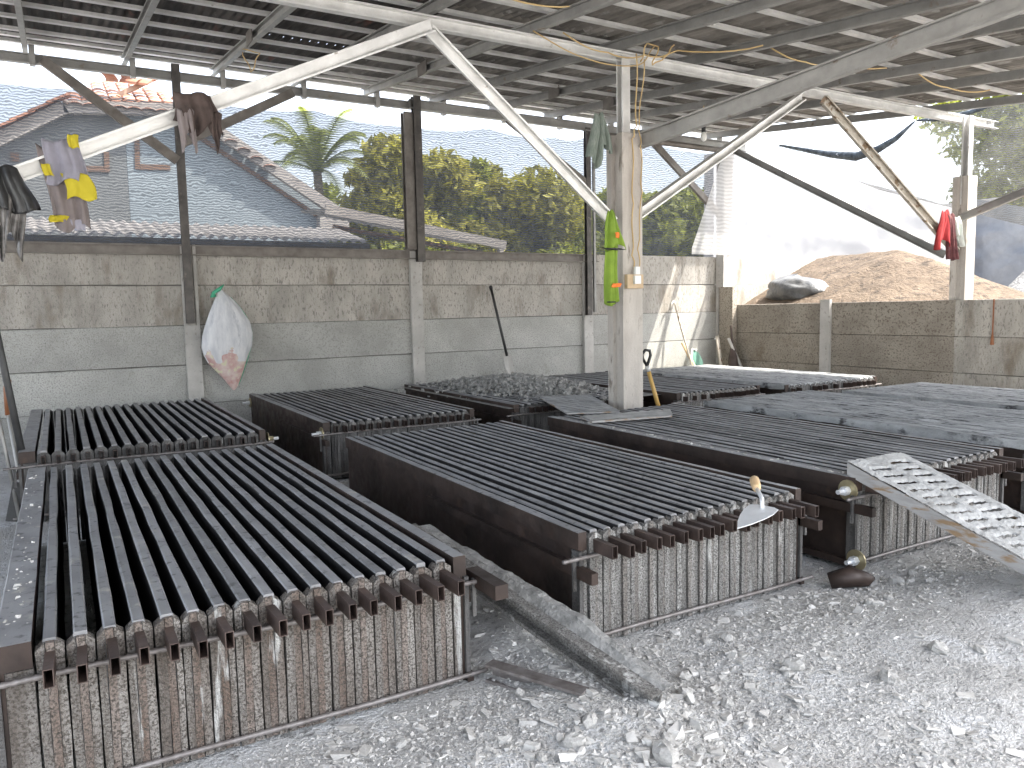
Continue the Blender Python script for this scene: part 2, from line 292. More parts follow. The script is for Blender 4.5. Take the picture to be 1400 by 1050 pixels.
def scatter(name, n, fx, fy, smin, smax, seed, keep=None, **k):
    co, F = chips(n, fx, fy, smin, smax, seed, **k)
    c = co.reshape(-1, 8, 3).mean(1); ok = ~inmold(c[:, 0], c[:, 1])
    if keep is not None: ok &= keep(c[:, 0], c[:, 1], np.random.default_rng(seed+1))
    idx = np.nonzero(ok)[0]; co = co.reshape(-1, 8, 3)[idx].reshape(-1, 3); F = F.reshape(-1, 6, 4)[:len(idx)].reshape(-1, 4)
    o = put(name, fast_mesh(name, co, F, 'chip')); o['kind'] = 'stuff'; return o
def patchy(x, y, R):
    d = fbm(x*1.6, y*1.6, 3, 44)-.12*np.clip((x-2.4)*1.2, 0, 1)*(y < 1.7)
    band = np.exp(-((y-1.85)**2)/.06)*.9 + np.exp(-((x-1.35)**2+(y-1.25)**2)/.45)*1.1 + np.exp(-((x-1.0)**2+(y-1.5)**2)/.2)*.6
    return R.random(len(x)) < np.clip(band+(d-.5)*1.2+.12, 0.015, 1)
scatter('small_rubble', 60000, lambda R, n: R.uniform(-.3, 5.6, n), lambda R, n: .6+1.6*R.random(n)**.8, .0035, .014, 5, keep=patchy, flat=.5)
scatter('broken_cement_chips', 4200, lambda R, n: R.uniform(-.2, 5.2, n), lambda R, n: R.uniform(.8, 2.1, n), .009, .042, 6, keep=patchy, flat=.28)
scatter('gap_debris', 9000, lambda R, n: R.uniform(1.1, 8, n), lambda R, n: R.uniform(2.0, 5.3, n), .006, .035, 8)

# ------------------------------------------------------------ moulds
def slat_mesh(wd, L, z0, z1, seed, m, n=10, jit=.0022):
    R = random.Random(seed); b = MB(); ys = [L*i/n for i in range(n+1)]; vs = []; c = .004
    for y in ys:
        j = [R.uniform(-jit, jit) for _ in range(4)]; dz = R.uniform(-jit, jit)*.6
        vs += [(-wd/2+j[0], y, z0), (-wd/2+j[0], y, z1-c+dz), (-wd/2+c+j[1], y, z1+dz), (wd/2-c+j[2], y, z1+dz), (wd/2+j[3], y, z1-c+dz), (wd/2+j[3], y, z0)]
    fs = [(i*6+k, i*6+k+6, i*6+k+7, i*6+k+1) for i in range(n) for k in range(5)] + [tuple(range(6)), tuple(range(n*6, n*6+6))[::-1]]
    me = b.add(vs, fs).mesh('divider', m); me.materials.append(MT['gap_shade'])
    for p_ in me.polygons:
        if abs(p_.normal.x) > .9: p_.material_index = 1  # upright sides take the painted gap shade
    return me
def cap_mesh(p, H, seed, m, back=False):
    R = random.Random(seed); b = MB(); cut = sorted([-p*.47, -p*.47+p*R.uniform(.25, .38), p*.47-p*R.uniform(.25, .4), p*.47])
    t = .035; ch = p*.26
    for k in range(3):
        x0, x1 = cut[k], cut[k+1]-.0012; f = -R.uniform(0, .009)
        def top(x): return H-.002-max(0, (abs(x)-(p*.47-ch)))*1.0
        n = 5; zs = [H*i/n for i in range(n)]
        vs = []
        for i, z in enumerate(zs+[None]):
            j = R.uniform(-.0012, .0012); fj = f+R.uniform(-.0015, .0015)
            za, zb = (z, z) if z is not None else (top(x0), top(x1))
            vs += [(x0+j, fj, za), (x1+j, fj, zb), (x1+j, t, zb), (x0+j, t, za)]
        fs = [(i*4+q, i*4+(q+1) % 4, i*4+4+(q+1) % 4, i*4+4+q) for i in range(n) for q in range(4)]+[(n*4, n*4+1, n*4+2, n*4+3)]
        b.add(vs, fs)
    if back: b.v = [(x, -y, z) for x, y, z in b.v]; b.f = [f[::-1] for f in b.f]
    return b.mesh('end_cap', m)
def tube_mesh(L, m, a=.011, h=.0225, t=.002):
    b = MB(); o = [(-a,-h),(a,-h),(a,h),(-a,h)]; i = [(-a+t,-h+t),(a-t,-h+t),(a-t,h-t),(-a+t,h-t)]
    vs = [(x, y, z) for y in (-L, .05) for x, z in o] + [(x, y, z) for y in (-L, .05) for x, z in i]
    fs = [(k, 4+k, 4+(k+1) % 4, (k+1) % 4) for k in range(4)] + [(8+k, 8+(k+1) % 4, 12+(k+1) % 4, 12+k) for k in range(4)] + [(k, (k+1) % 4, 8+(k+1) % 4, 8+k) for k in range(4)]
    return b.add(vs, fs).mesh('tube', m)
def rebar_mesh(p0, p1, r=.0075, step=.011):
    p0 = Vector(p0); p1 = Vector(p1); n = max(2, int((p1-p0).length/step)); pts = [p0.lerp(p1, i/n)+Vector((0, 0, .004*math.sin(i*.05))) for i in range(n+1)]
    return MB().tube(pts, [r*(1.13 if i % 2 else .93) for i in range(n+1)], 7).mesh('rod', 'rod', True)
TUBES = {(k): tube_mesh(k, 'rust') for k in (.13, .05)}
def washer_set(parent, x, y, z, d=-1):
    b = MB(); n = 18; R_ = .048
    for (xa, xb, rr) in ((0, .008, R_),):
        b.tube([(x+d*xa, y, z), (x+d*xb, y, z)], rr, n)
    wsh = b.build('washer', 'brass', parent)
    nut = MB().tube([(x+d*.0085, y, z), (x+d*.04, y, z)], .021, 6).build('nut', 'steelbright' if d < 0 else 'brass', wsh)
    MB().tube([(x+d*.03, y, z), (x+d*.075, y, z)], .011, 8).build('bolt', 'steelbright', wsh)
    return wsh
def mould(label, U0, U1, V0, V1, style, N=17, ml=.055, mr=.045, tubes=.13, H=.41, z=0, endm='end', seed=0, rods=True, slat=.5, washers=()):
    R = random.Random(seed); W = U1-U0; L = V1-V0
    t = thing('panel_mould', label, 'mould', (U0, V0, z), 'steel moulds for concrete panels')
    slm = 'bar' if style == 'empty' else 'bar_grey'
    p = (W-ml-mr)/N
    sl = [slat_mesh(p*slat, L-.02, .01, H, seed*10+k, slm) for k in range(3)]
    caps = [cap_mesh(p, H-.004, seed*10+k, endm) for k in range(6)]
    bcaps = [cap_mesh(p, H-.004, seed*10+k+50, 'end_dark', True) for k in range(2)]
    for i in range(N):
        x = ml+p*(i+.5); dz = R.uniform(-.002, .002)
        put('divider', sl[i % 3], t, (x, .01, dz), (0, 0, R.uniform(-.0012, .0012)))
        put('end_cap', caps[R.randrange(6)], t, (x, R.uniform(-.003, .003), R.uniform(-.004, .002)))
        put('end_cap', bcaps[i % 2], t, (x, L, 0))
        if tubes and not (style != 'empty' and tubes < .1 and R.random() < .3):
            put('tube', TUBES[tubes], t, (x+R.uniform(-.003, .003), R.uniform(-.012, .012), H-.052+R.uniform(-.003, .003)), (R.uniform(-.02, .02), 0, R.uniform(-.03, .03)))
    # side plates: web, top channel and lower stiffener
    for s_, x0, mw in ((0, 0, ml), (1, W, mr)):
        sg = 1 if s_ == 0 else -1
        b = MB()
        def bx(xa, ya, za, xb, yb, zb): b.box(min(x0+sg*xa, x0+sg*xb), ya, za, max(x0+sg*xa, x0+sg*xb), yb, zb)
        bx(.012, .0, 0, .020, L, H-.02)
        sp = b.build('side_plate', 'side', t)
        b = MB(); n = 14; vs = []
        for k in range(n+1):
            j = R.uniform(-.0015, .0015); y = -.004+(L+.008)*k/n; ww = mw-.006
            vs += [(x0+sg*(.0+j), y, H-.062), (x0+sg*(0+j), y, H+.001), (x0+sg*(.004+j), y, H+.004+j), (x0+sg*(ww+j), y, H+.004+j), (x0+sg*(ww+j), y, H-.062)]
        fs = [(k*5+q, k*5+5+q, k*5+5+(q+1) % 5, k*5+(q+1) % 5) for k in range(n) for q in range(5)]+[(0,1,2,3,4), tuple(n*5+q for q in range(5))[::-1]]
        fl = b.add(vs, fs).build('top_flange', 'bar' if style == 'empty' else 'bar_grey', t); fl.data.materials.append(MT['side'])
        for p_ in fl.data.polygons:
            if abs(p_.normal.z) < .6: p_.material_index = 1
        b = MB(); bx(-.016, -.10 if U0 > 0 else .0, H-.155, .011, L*.5, H-.115); b.build('stiffener', 'side', t)
        b = MB(); bx(-.004, -.012, 0, .011, .035, H-.065); bx(-.030, -.012, H-.2, -.017, -.002, H-.075); b.build('corner_angle', 'end_dark', t)
        b = MB(); bx(.021, .0, .0, mw-.004, .034, H-.066); b.build('corner_plate', endm, t)
        b = MB(); bx(-.01, -.02, .0, .011, L, .03); b.build('bottom_angle', 'side', t)
    if rods:
        put('rod', rebar_mesh((-.08, -.022, H-.084), (W+.05, -.022, H-.082)), t)
        put('rod', rebar_mesh((-.05, -.020, .028), (W+.06, -.020, .026)), t)
    if style in ('filled', 'crusted'):
        n = 40 if style == 'filled' else 90
        gx = []
        for i in range(N+1):
            c = ml+p*i; gx += [c-p*.25, c-p*.1, c+p*.1, c+p*.25]
        if style == 'filled':
            for i in range(1, N):
                c = ml+p*i; h_ = (1-slat)*p/2-.001
                xs = np.array([c-h_, c-h_*.3, c+h_*.3, c+h_]); ys = np.linspace(.03, L-.03, 46); Xg, Yg = np.meshgrid(xs, ys)
                Zg = H-.020+.020*(fbm(Xg*9+seed, Yg*4, 3, seed)-.5)+np.where(vnoise(Xg*3+seed, Yg*.9, 5) > .8, .012, 0)+.006*(vnoise(Xg*90, Yg*40, 6)-.5)
                put('cast_panel', grid_mesh('cast_panel', Xg, Yg, Zg, 'crust'), t)
        else:
            xs = np.linspace(.004, W-.004, N*14+1); ys = np.linspace(-.004, L+.004, 150); Xg, Yg = np.meshgrid(xs, ys)
            ph = ((Xg-ml)/p) % 1.; dip = np.exp(-((ph-.0)/.12)**2)+np.exp(-((ph-1.)/.12)**2)+.5*np.exp(-((ph-.5)/.07)**2)
            nn = fbm(Xg*5+seed, Yg*2.2, 3, seed)
            Zg = H+.006+.005*fbm(Xg*30, Yg*9, 3, seed+2)-.045*dip*np.clip((nn-.15)*3.5, .35, 1)+.004*(vnoise(Xg*120, Yg*50, 9)-.5)
            ed = np.minimum(np.minimum(Xg, W-Xg), np.minimum(Yg, L-Yg)); Zg = Zg-.01*np.exp(-ed/.01)
            o = put('cement_crust', grid_mesh('cement_crust', Xg, Yg, Zg, 'crust'), t); o['kind'] = 'stuff'
            # ragged crust hanging down the left flange
            ys = np.linspace(0, L, 130); zs = np.linspace(0, 1, 5); Yg, Zq = np.meshgrid(ys, zs)
            dep = .035+.035*fbm(Yg*4+seed, Yg*0, 4, 3); Xg = -.004-.007*fbm(Yg*20, Zq*6, 3, 5); Zg = H+.008-Zq*dep
            o = put('flange_crust', grid_mesh('flange_crust', Xg, Yg, Zg, 'crust'), t); o['kind'] = 'stuff'
    for (x, y, zz, d) in washers: washer_set(t, x, y, zz, d)
    return t
# front row
mould('empty black mould nearest the camera at the lower left, rust-brown front face', -.19, 1.07, 2.15, 4.72, 'empty', ml=.085, mr=.05, endm='end_rusty', seed=1, slat=.47)
mould('empty dark mould in the front row with the trowel lying on its tube ends', 1.51, 2.66, 2.15, 4.68, 'empty', seed=2, slat=.48, ml=.04, mr=.04)
mould('cement-filled dark mould in the front row that the white slotted board rests on', 3.02, 4.24, 2.15, 4.66, 'filled', seed=3, washers=((-.0, .03, .35, -1), (-.0, -.02, .04, -1)))
mould('grey cement-crusted mould behind the slotted board, second from the right wall', 4.52, 5.80, 2.15, 4.62, 'crusted', seed=4)
mould('grey cement-crusted mould in the front row hard against the right wall', 5.98, 7.15, 2.15, 4.4, 'crusted', seed=5)
# back row
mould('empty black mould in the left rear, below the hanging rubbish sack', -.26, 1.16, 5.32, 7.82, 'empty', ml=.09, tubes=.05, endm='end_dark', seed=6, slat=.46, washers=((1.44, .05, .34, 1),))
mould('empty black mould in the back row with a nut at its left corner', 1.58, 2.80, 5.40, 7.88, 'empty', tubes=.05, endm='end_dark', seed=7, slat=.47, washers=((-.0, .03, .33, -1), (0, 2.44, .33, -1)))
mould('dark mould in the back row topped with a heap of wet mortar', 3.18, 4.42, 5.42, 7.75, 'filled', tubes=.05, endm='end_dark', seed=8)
mould('half-filled mould in the back row just behind the pillar', 4.75, 5.82, 5.2, 7.6, 'filled', tubes=.05, endm='end', seed=9)
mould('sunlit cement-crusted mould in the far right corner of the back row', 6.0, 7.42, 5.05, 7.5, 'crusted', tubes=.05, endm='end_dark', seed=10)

# ------------------------------------------------------------ precast walls
PZ = [(1.506, 1.9), (1.106, 1.5), (.706, 1.1), (.306, .7), (-.1, .3)]
def panel_geo(Lx, h, seed, m):
    R = random.Random(seed); b = MB(); n = 8; vs = []
    for i in range(n+1):
        x = Lx*i/n; j = [R.uniform(-.002, .002) for _ in range(4)]
        vs += [(x, .0+j[0]*.5, .0+j[1]), (x, j[0]*.5, h-.006+j[2]), (x, .008, h+j[2]), (x, .05, h+j[2]), (x, .05, 0+j[1])]
    fs = [(i*5+k, i*5+5+k, i*5+5+(k+1) % 5, i*5+(k+1) % 5) for i in range(n) for k in range(5)]+[tuple(range(5)), tuple(n*5+k for k in range(5))[::-1]]
    return b.add(vs, fs).mesh('panel', m)
wall = thing('panel_wall', 'long grey precast concrete panel wall at the back, under the shade net', 'wall', (0, 8.35, 0))
PU = [-3.75, -1.3, 1.15, 3.6, 6.05, 8.47, 10.9]
for k in range(len(PU)-1):
    for q, (z0, z1) in enumerate(PZ):
        me = panel_geo(PU[k+1]-PU[k], z1-z0, k*10+q, 'panel' if q < 2 else 'panel_low')
        o = put('panel', me, wall, (PU[k], 0+random.uniform(-.003, .003), z0), (0, random.uniform(-.0012, .0012), 0))
MB().box(-3.7, .024, 0, 8.4, .03, 1.88).build('joint_light_stop', 'darksteel', wall)  # added dark sheet inside the panels, blocks light leaking through the joints
MB().box(.024, 1.6, 0, .03, 8.1, 1.17).build('joint_light_stop', 'darksteel', None, (8.5, 0, 0))  # same added light block for the right wall's joints
for k, U in enumerate(PU):
    b = MB()
    wd = .072
    if U in (1.15, 6.05):   # grooved upper half
        b.box(U-wd, -.05, -.1, U+wd, -.004, 1.1); b.box(U-wd, -.05, 1.1, U-wd+.03, -.004, 1.9); b.box(U+wd-.03, -.05, 1.1, U+wd, -.004, 1.9); b.box(U-wd+.03, -.02, 1.1, U+wd-.03, -.004, 1.9)
    else: b.box(U-wd, -.05, -.1, U+wd, -.004, 1.91)
    b.build('post', 'post', wall)
# right-hand lower wall
rwb = bpy.data.objects['joint_light_stop.001']
rw = thing('panel_wall', 'lower brown-grey concrete panel wall on the right holding back the sand', 'wall', (8.5, 0, 0))
rwb.parent = rw; rwb.location = (0, 0, 0)
RV = [8.2, 6.5, 4.86, 3.2, 1.5]
for k in range(4):
    for q, z1 in enumerate((1.2, .8, .4, 0.0)):
        h = .396; Lx = RV[k]-RV[k+1]
        me = panel_geo(Lx, h, 200+k*5+q, 'panel_warm' if k < 2 else 'panel')
        o = put('panel', me, rw, (random.uniform(-.003, .003), RV[k], z1-h), (random.uniform(-.0012, .0012), 0, -math.pi/2))
for V in RV[1:2]+RV[3:]:
    MB().box(-.05, V-.07, -.1, -.004, V+.07, 1.24).build('post', 'post', rw)
MB().box(-.10, 8.02, -.1, -.01, 8.28, 1.46).build('post', 'panel_warm', rw)
# rusty rod hanging on it
tag(MB().tube([(8.485, 4.45, 1.2), (8.483, 4.45, .85), (8.48, 4.45, .72)], [.008, .008, .022], 6).build('rusty_rod', 'orange_wood'), 'thin rusty rod hanging down the lower wall right of the column', 'rod')

# ------------------------------------------------------------ open shed
shed = thing('open_shed', 'open steel-framed shed with corrugated roof on braced concrete pillars', 'shed', (0, 0, 0))
def zr(V): return 3.60-.116*(8.3-V)
def chan(name, p0, p1, h, wd, m='galv', up=(0,0,1), flip=False, parent=shed, lip=.012):
    pr = csec(h, wd, lip)
    if flip: pr = [(-a, b) for a, b in pr][::-1]
    return MB().prof(p0, p1, pr, up).build(name, m, parent)
# main beam and eave beam
chan('main_beam', (-2.5, 4.95, 3.125), (9.34, 4.95, 3.165), .085, .055, 'galv')
chan('main_beam', (-3, 1.3, 2.70), (9.0, 1.3, 2.73), .085, .055, 'galv')
chan('eave_beam', (-3, 8.3, 3.505), (8.9, 8.3, 3.525), .085, .05, 'galv2')
chan('eave_beam', (3.55, 8.24, 3.52), (8.9, 8.24, 3.49), .10, .05, 'galv2')
U = -2.54
rafU = []
while U < 8.5: rafU.append(U); U += .812
rafU[-1] = 8.36
for k, U in enumerate(rafU):
    p0 = Vector((U, -.45, zr(-.45)+.04)); p1 = Vector((U, 8.62, zr(8.62)+.04))
    chan('rafter', p0, p1, .08, .042, 'galv2' if k > 4 else 'galv2', flip=True)
    MB().box(U+.028, 8.27, 3.455, U+.075, 8.34, 3.63).build('cleat', 'galv2', shed)
    if k in (5, 7, 9, 10): MB().box(U-.03, 6.1+.1*k, zr(6.1+.1*k)-.003, U-.0225, 6.3+.1*k, zr(6.3+.1*k)+.085).build('splice_plate', 'midsteel', shed)
hat = [(-.026,-.003),(-.014,-.003),(-.014,.022),(.014,.022),(.014,-.003),(.026,-.003),(.026,0),(.017,0),(.017,.026),(-.017,.026),(-.017,0),(-.026,0)]
hat = [(-.022,0),(.022,0),(.022,.004),(.014,.004),(.014,.028),(-.014,.028),(-.014,.004),(-.022,.004)]
V = 8.56
for V in [8.56, 8.27, 8.0, 7.5, 7.02, 6.57, 6.1, 5.64, 5.18, 4.72, 4.26, 3.8, 3.3, 2.8, 2.3, 1.8, 1.3, .8, .3, -.2, -.7]:
    MB().prof((-3, V, zr(V)+.083), (8.46, V, zr(V)+.083), hat).build('batten', 'galv', shed)
# corrugated sheets
def sheet_mesh(wd, L, seed, m, amp=.012, pit=.076):
    n = int(wd/pit*6); xs = np.linspace(0, wd, n+1); ys = np.linspace(0, L, 5); Xg, Yg = np.meshgrid(xs, ys)
    Zg = amp*np.sin(Xg/pit*2*np.pi)+amp + .006*(vnoise(Xg*2+seed, Yg*3, 3)-.5)
    co = np.stack([Xg, Yg, Zg], -1); co2 = co.copy(); co2[..., 2] += .0025
    me = grid_mesh('roof_sheet', Xg, Yg, Zg, m); return me
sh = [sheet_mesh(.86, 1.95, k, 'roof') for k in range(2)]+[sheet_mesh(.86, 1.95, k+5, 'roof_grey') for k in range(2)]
ang = math.atan(.116)
row = 0; V = 6.86
while V > -.9:
    U = -3.05; k = 0
    while U < 8.4:
        wd = min(.86, 8.47-U)
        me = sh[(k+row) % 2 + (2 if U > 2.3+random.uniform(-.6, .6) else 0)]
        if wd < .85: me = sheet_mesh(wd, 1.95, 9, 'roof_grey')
        put('roof_sheet', me, shed, (U, V, zr(V)+.125+(row % 2)*.004+(k % 2)*.003-.01), (ang, 0, 0))
        U += .80; k += 1
    V -= 1.85; row += 1
for k, (U_, wd) in enumerate(((8.44, .70),)):
    put('roof_sheet', sheet_mesh(wd, 1.25, 31, 'roof_grey'), shed, (U_, 7.56, zr(7.56)+.122), (ang, 0, 0))
# pillars: pale notched concrete with steel post on top
def pillar(U, V, w_=.20, top=2.55, steel_top=3.14, steel='galv', m='pillar'):
    b = MB(); a = w_/2
    b.prof((U, V, -.05), (U, V, top), [(-a,-a),(a,-a),(a,-a*.35),(a*.72,-a*.25),(a*.72,a*.25),(a,a*.35),(a,a),(-a,a),(-a,a*.35),(-a*.72,a*.25),(-a*.72,-a*.25),(-a,-a*.35)], up=(0,1,0))
    b.build('pillar', m, shed)
    chan('steel_post', (U-.03, V-.03, top-.3), (U-.03, V-.03, steel_top), .075, .075, steel, up=(0,1,0))
    chan('steel_post', (U+.04, V+.03, top-.3), (U+.04, V+.03, steel_top), .06, .05, steel, up=(0,1,0), flip=True)
pillar(3.97, 4.95)
pillar(8.60, 4.86, .17, 2.53, 3.16, m='pillar')
pillar(-1.0, 4.95)
# front socket of pillar: braces in the main beam plane
yb = 4.90
chan('brace', (-.9, yb, 1.60), (2.30, yb, 3.11), .085, .045, 'galv', up=(0,-.2,1))
chan('brace', (2.29, yb+.05, 3.10), (3.80, yb-.02, 1.86), .085, .045, 'galv', up=(0,-.2,1))
chan('brace', (4.06, yb, 1.93), (6.02, yb, 3.09), .085, .045, 'galv', up=(0,-.2,1))
chan('brace', (6.30, yb, 3.09), (8.5, yb-.03, 1.72), .085, .045, 'galv_stain', up=(0,-.2,1))
chan('brace', (8.42, 8.1, 3.42), (8.46, 4.98, 1.70), .085, .045, 'galv2')
chan('brace', (8.48, 4.82, 2.08), (8.48, 2.0, 2.95), .08, .045, 'galv2')
chan('brace', (4.06, 4.86, 2.50), (4.72, 1.35, 2.88), .12, .05, 'galv2')
# posts and knee braces on the back wall
chan('steel_post', (1.13, 8.27, 1.12), (1.13, 8.27, 3.62), .05, .075, 'darksteel', up=(0,1,0))
chan('steel_post', (3.52, 8.25, 1.9), (3.52, 8.25, 3.42), .09, .11, 'midsteel', up=(0,1,0))
chan('steel_post', (3.62, 8.21, 1.76), (3.62, 8.21, 3.60), .075, .09, 'darksteel', up=(0,1,0))
chan('steel_post', (6.02, 8.26, 1.1), (6.02, 8.26, 3.5), .06, .07, 'darksteel', up=(0,1,0))
chan('steel_post', (6.12, 8.26, 1.14), (6.12, 8.26, 3.5), .03, .03, 'galv2', up=(0,1,0))
MB().box(8.38, 8.18, 1.46, 8.56, 8.33, 3.46).build('corner_post', 'post', shed)
for a, c in (((.02, 8.24, 3.50), (1.10, 8.24, 2.70)), ((2.25, 8.24, 3.48), (1.16, 8.24, 2.88)), ((4.85, 8.26, 3.48), (6.0, 8.26, 2.80)), ((7.1, 8.24, 3.42), (8.42, 8.24, 2.45))):
    MB().bar(a, c, .05, .085).build('knee_brace', 'midsteel', shed)
chan('top_rail', (-3, 8.29, 1.845), (6.2, 8.29, 1.845), .10, .05, 'midsteel')
MB().tube([(6.1, 8.2, 3.42), (8.6, 8.2, 3.40)], .04, 8).build('rail_pipe', 'midsteel', shed, smooth=True)

# ------------------------------------------------------------ shade nets
def net(name, label, Us, top, bot, V, m, nz=22, amp=.03, seed=0, axis='U', cat='net'):
    us = np.linspace(Us[0], Us[-1], 120); tp = np.interp(us, [a[0] for a in top], [a[1] for a in top]); bt = np.interp(us, [a[0] for a in bot], [a[1] for a in bot])
    s_ = np.linspace(0, 1, nz)[:, None]; Ug = np.repeat(us[None], nz, 0); Zg = bt[None]*(1-s_)+tp[None]*s_
    D = V+amp*(fbm(Ug*2+seed, Zg*5, 3, seed)-.5)*2*np.sin(s_*np.pi*.9+.15)
    me = grid_mesh(name, Ug, D, Zg, m) if axis == 'U' else grid_mesh(name, D, Ug, Zg, m)
    return tag(put(name, me), label, cat)
def scallop(pts, sag=.05):
    o = []
    for (a, za), (c, zc) in zip(pts, pts[1:]):
        for i in range(8): t = i/8; o.append((a+(c-a)*t, za+(zc-za)*t-sag*4*t*(1-t)))
    return o+[pts[-1]]
net('shade_net', 'long see-through dark shade net stretched above the back wall', (-3, 8.36), scallop([(-3, 3.42), (-.9, 3.36), (.25, 3.30), (1.45, 3.33), (2.5, 3.36), (3.6, 3.30), (4.6, 3.38), (5.6, 3.36), (6.1, 3.42), (7.2, 3.44), (8.36, 3.4)], .045), [(-3, 1.87), (8.4, 1.90)], 8.36, 'net')
net('clear_sheet', 'crumpled pale translucent plastic sheet by the far corner post', (7.75, 8.6), [(7.75, 2.0), (8.35, 3.35), (8.6, 3.4)], [(7.75, 1.92), (8.6, 1.92)], 8.17, 'sheet_thin', amp=.02, cat='sheet')
net('white_sheet', 'large bright white fabric sheet hanging behind the sand heap', (6.45, 12.8), [(6.45, 2.75), (7.39, 2.75), (8.8, 3.3), (10.13, 3.84), (12, 4.46), (12.8, 4.5)], [(6.4, .9), (12.8, .9)], 12.5, 'sheet', amp=.10, axis='V', cat='sheet')
net('grey_tarp', 'grey-blue tarpaulin hanging right of the column beyond the low wall', (5.95, 6.8), [(5.95, 2.5), (6.8, 2.75)], [(5.95, 1.7), (6.4, 1.25), (6.8, 1.25)], 12.3, 'tarp', amp=.08, axis='V', cat='tarpaulin')
net('shade_net', 'sagging thin net hung from the roof edge above the right column', (3.2, 7.9), [(3.2, 3.15), (4.2, 3.32), (5.3, 3.40), (5.8, 3.36), (6.1, 3.2), (6.48, 3.10), (7.0, 3.2), (7.8, 3.46), (7.9, 3.5)], [(3.2, 1.9), (4.5, 1.98), (6.3, 2.63), (7.9, 3.44)], 9.2, 'net_thin', amp=.06, axis='V')
tag(MB().tube([(9.15, V_, z_) for V_, z_ in ((7.85, 3.48), (7.4, 3.33), (7.0, 3.20), (6.6, 3.10), (6.3, 3.13), (6.05, 3.22), (5.8, 3.38))], [.015, .03, .045, .06, .05, .035, .012], 8).build('net_roll', 'netroll', smooth=True), 'rolled black net edge sagging below the roof between brace and column', 'net')
tag(MB().tube([(9.15, V_, z_) for V_, z_ in ((5.78, 3.38), (5.5, 3.34), (5.2, 3.33), (4.8, 3.37), (4.3, 3.40))], [.012, .03, .03, .02, .01], 8).build('net_roll', 'netroll', smooth=True), 'short rolled black net edge tucked behind the end of the main beam', 'net')

# ------------------------------------------------------------ sand, gravel
Ug, Vg = np.meshgrid(np.linspace(8.58, 14, 150), np.linspace(3.4, 11.5, 190))
def segd(px, py, a, c):
    ax, ay, az = a; bx_, by_, bz_ = c; t = np.clip(((px-ax)*(bx_-ax)+(py-ay)*(by_-ay))/((bx_-ax)**2+(by_-ay)**2), 0, 1)
    return np.hypot(px-ax-t*(bx_-ax), py-ay-t*(by_-ay)), az+t*(bz_-az)
d1, z1 = segd(Ug, Vg, (10.5, 6.9, 1.95), (10.7, 8.4, 1.93)); d2, z2 = segd(Ug, Vg, (10.7, 8.4, 1.90), (10.3, 10.2, 1.50)); d3, z3 = segd(Ug, Vg, (10.5, 6.9, 1.93), (10.4, 6.3, 1.78))
Zg = np.maximum(np.maximum(z1-.42*d1**1.08, z2-.38*d2), z3-.48*d3)
Zg = Zg+.07*(fbm(Ug*1.5, Vg*1.5, 4, 2)-.5)+.022*(fbm(Ug*2+Vg*7, Vg*2-Ug, 3, 8)-.5)+.015*(fbm(Ug*9, Vg*9, 3, 12)-.5)
Zg = np.maximum(Zg, -.05)
o = put('sand_heap', grid_mesh('sand_heap', Ug, Vg, Zg, 'sand')); o['kind'] = 'stuff'; tag(o, 'large heap of pale brown sand piled behind the low right wall', 'sand heap')
Ug, Vg = np.meshgrid(np.linspace(11.6, 15, 60), np.linspace(4.6, 8, 60)); Zg = 1.75-.62*np.hypot(Ug-13, Vg-6.25)+.09*(fbm(Ug*6, Vg*6, 4, 5)-.5)
o = put('gravel_heap', grid_mesh('gravel_heap', Ug, Vg, np.maximum(Zg, -.05), 'gravel')); o['kind'] = 'stuff'; tag(o, 'small heap of dark grey gravel at the far right edge', 'gravel heap')
# tied-down plastic bag on the sand
n = 26; th, ph = np.meshgrid(np.linspace(0, 2*np.pi, 40), np.linspace(0, np.pi, n))
rr = 1+.22*(fbm(th*1.6+np.cos(th), ph*3, 3, 6)-.5)*2*np.sin(ph)
o = put('plastic_bag', grid_mesh('plastic_bag', 9.25+.34*rr*np.sin(ph)*np.cos(th), 7.58+.52*rr*np.sin(ph)*np.sin(th)-0, 1.38+.22*rr*np.cos(ph)+.03*np.sin(th), 'tarp_bag')); tag(o, 'dusty grey plastic-wrapped bundle lying on the sand behind the low wall', 'bundle')

# ------------------------------------------------------------ boards, channel, mortar
def slotted_board():
    # local x across (0..w), y along (0 far .. L near)
    A = Vector((3.03, 2.15, .475)); B = Vector((3.43, 2.09, .455)); C_ = Vector((2.26, 1.10, .47))
    t = thing('slotted_board', 'white cement-caked slotted board propped on a mould corner at the right', 'board', A)
    ex = (B-A); ey = (C_-A); wv = ex.length; L = ey.length; exn = ex.normalized(); eyn = (ey-exn*ey.dot(exn)).normalized()
    L = 1.5; wv = .40
    nx, ny = 61, 151
    return t, exn, eyn, wv, L
t, ex, ey, bw, bl = slotted_board()
# the board seen from above runs from the far left corner towards the camera's right
A = Vector((3.02, 2.19, .478)); far = Vector((.385, -.01, 0)); nearv = Vector((.03, -1.36, -.46))
xs = np.linspace(0, 1, 60); ys = np.linspace(0, 1, 230); Xg, Yg = np.meshgrid(xs, ys)
lx = Xg*.40; ly = Yg*1.45; slot = np.zeros_like(Xg)
for r_ in range(22):
    yc = .10+r_*.062+.0
    for c_ in (.115, .285):
        y0 = yc+(0 if c_ < .2 else -.028); curve = .006*np.sin((lx-c_)*30)
        slot = np.maximum(slot, ((np.abs(ly-y0-curve) < .0125) & (np.abs(lx-c_) < .058+.012*vnoise(r_*3., c_*20))).astype(float))
nz_ = .010*fbm(lx*22, ly*22, 4, 3)+.006*(fbm(lx*60, ly*60, 2, 8)-.5)
Zl = nz_-slot*.007
wob = .008*(fbm(ly*8, Xg*0+2, 3, 4)-.5)
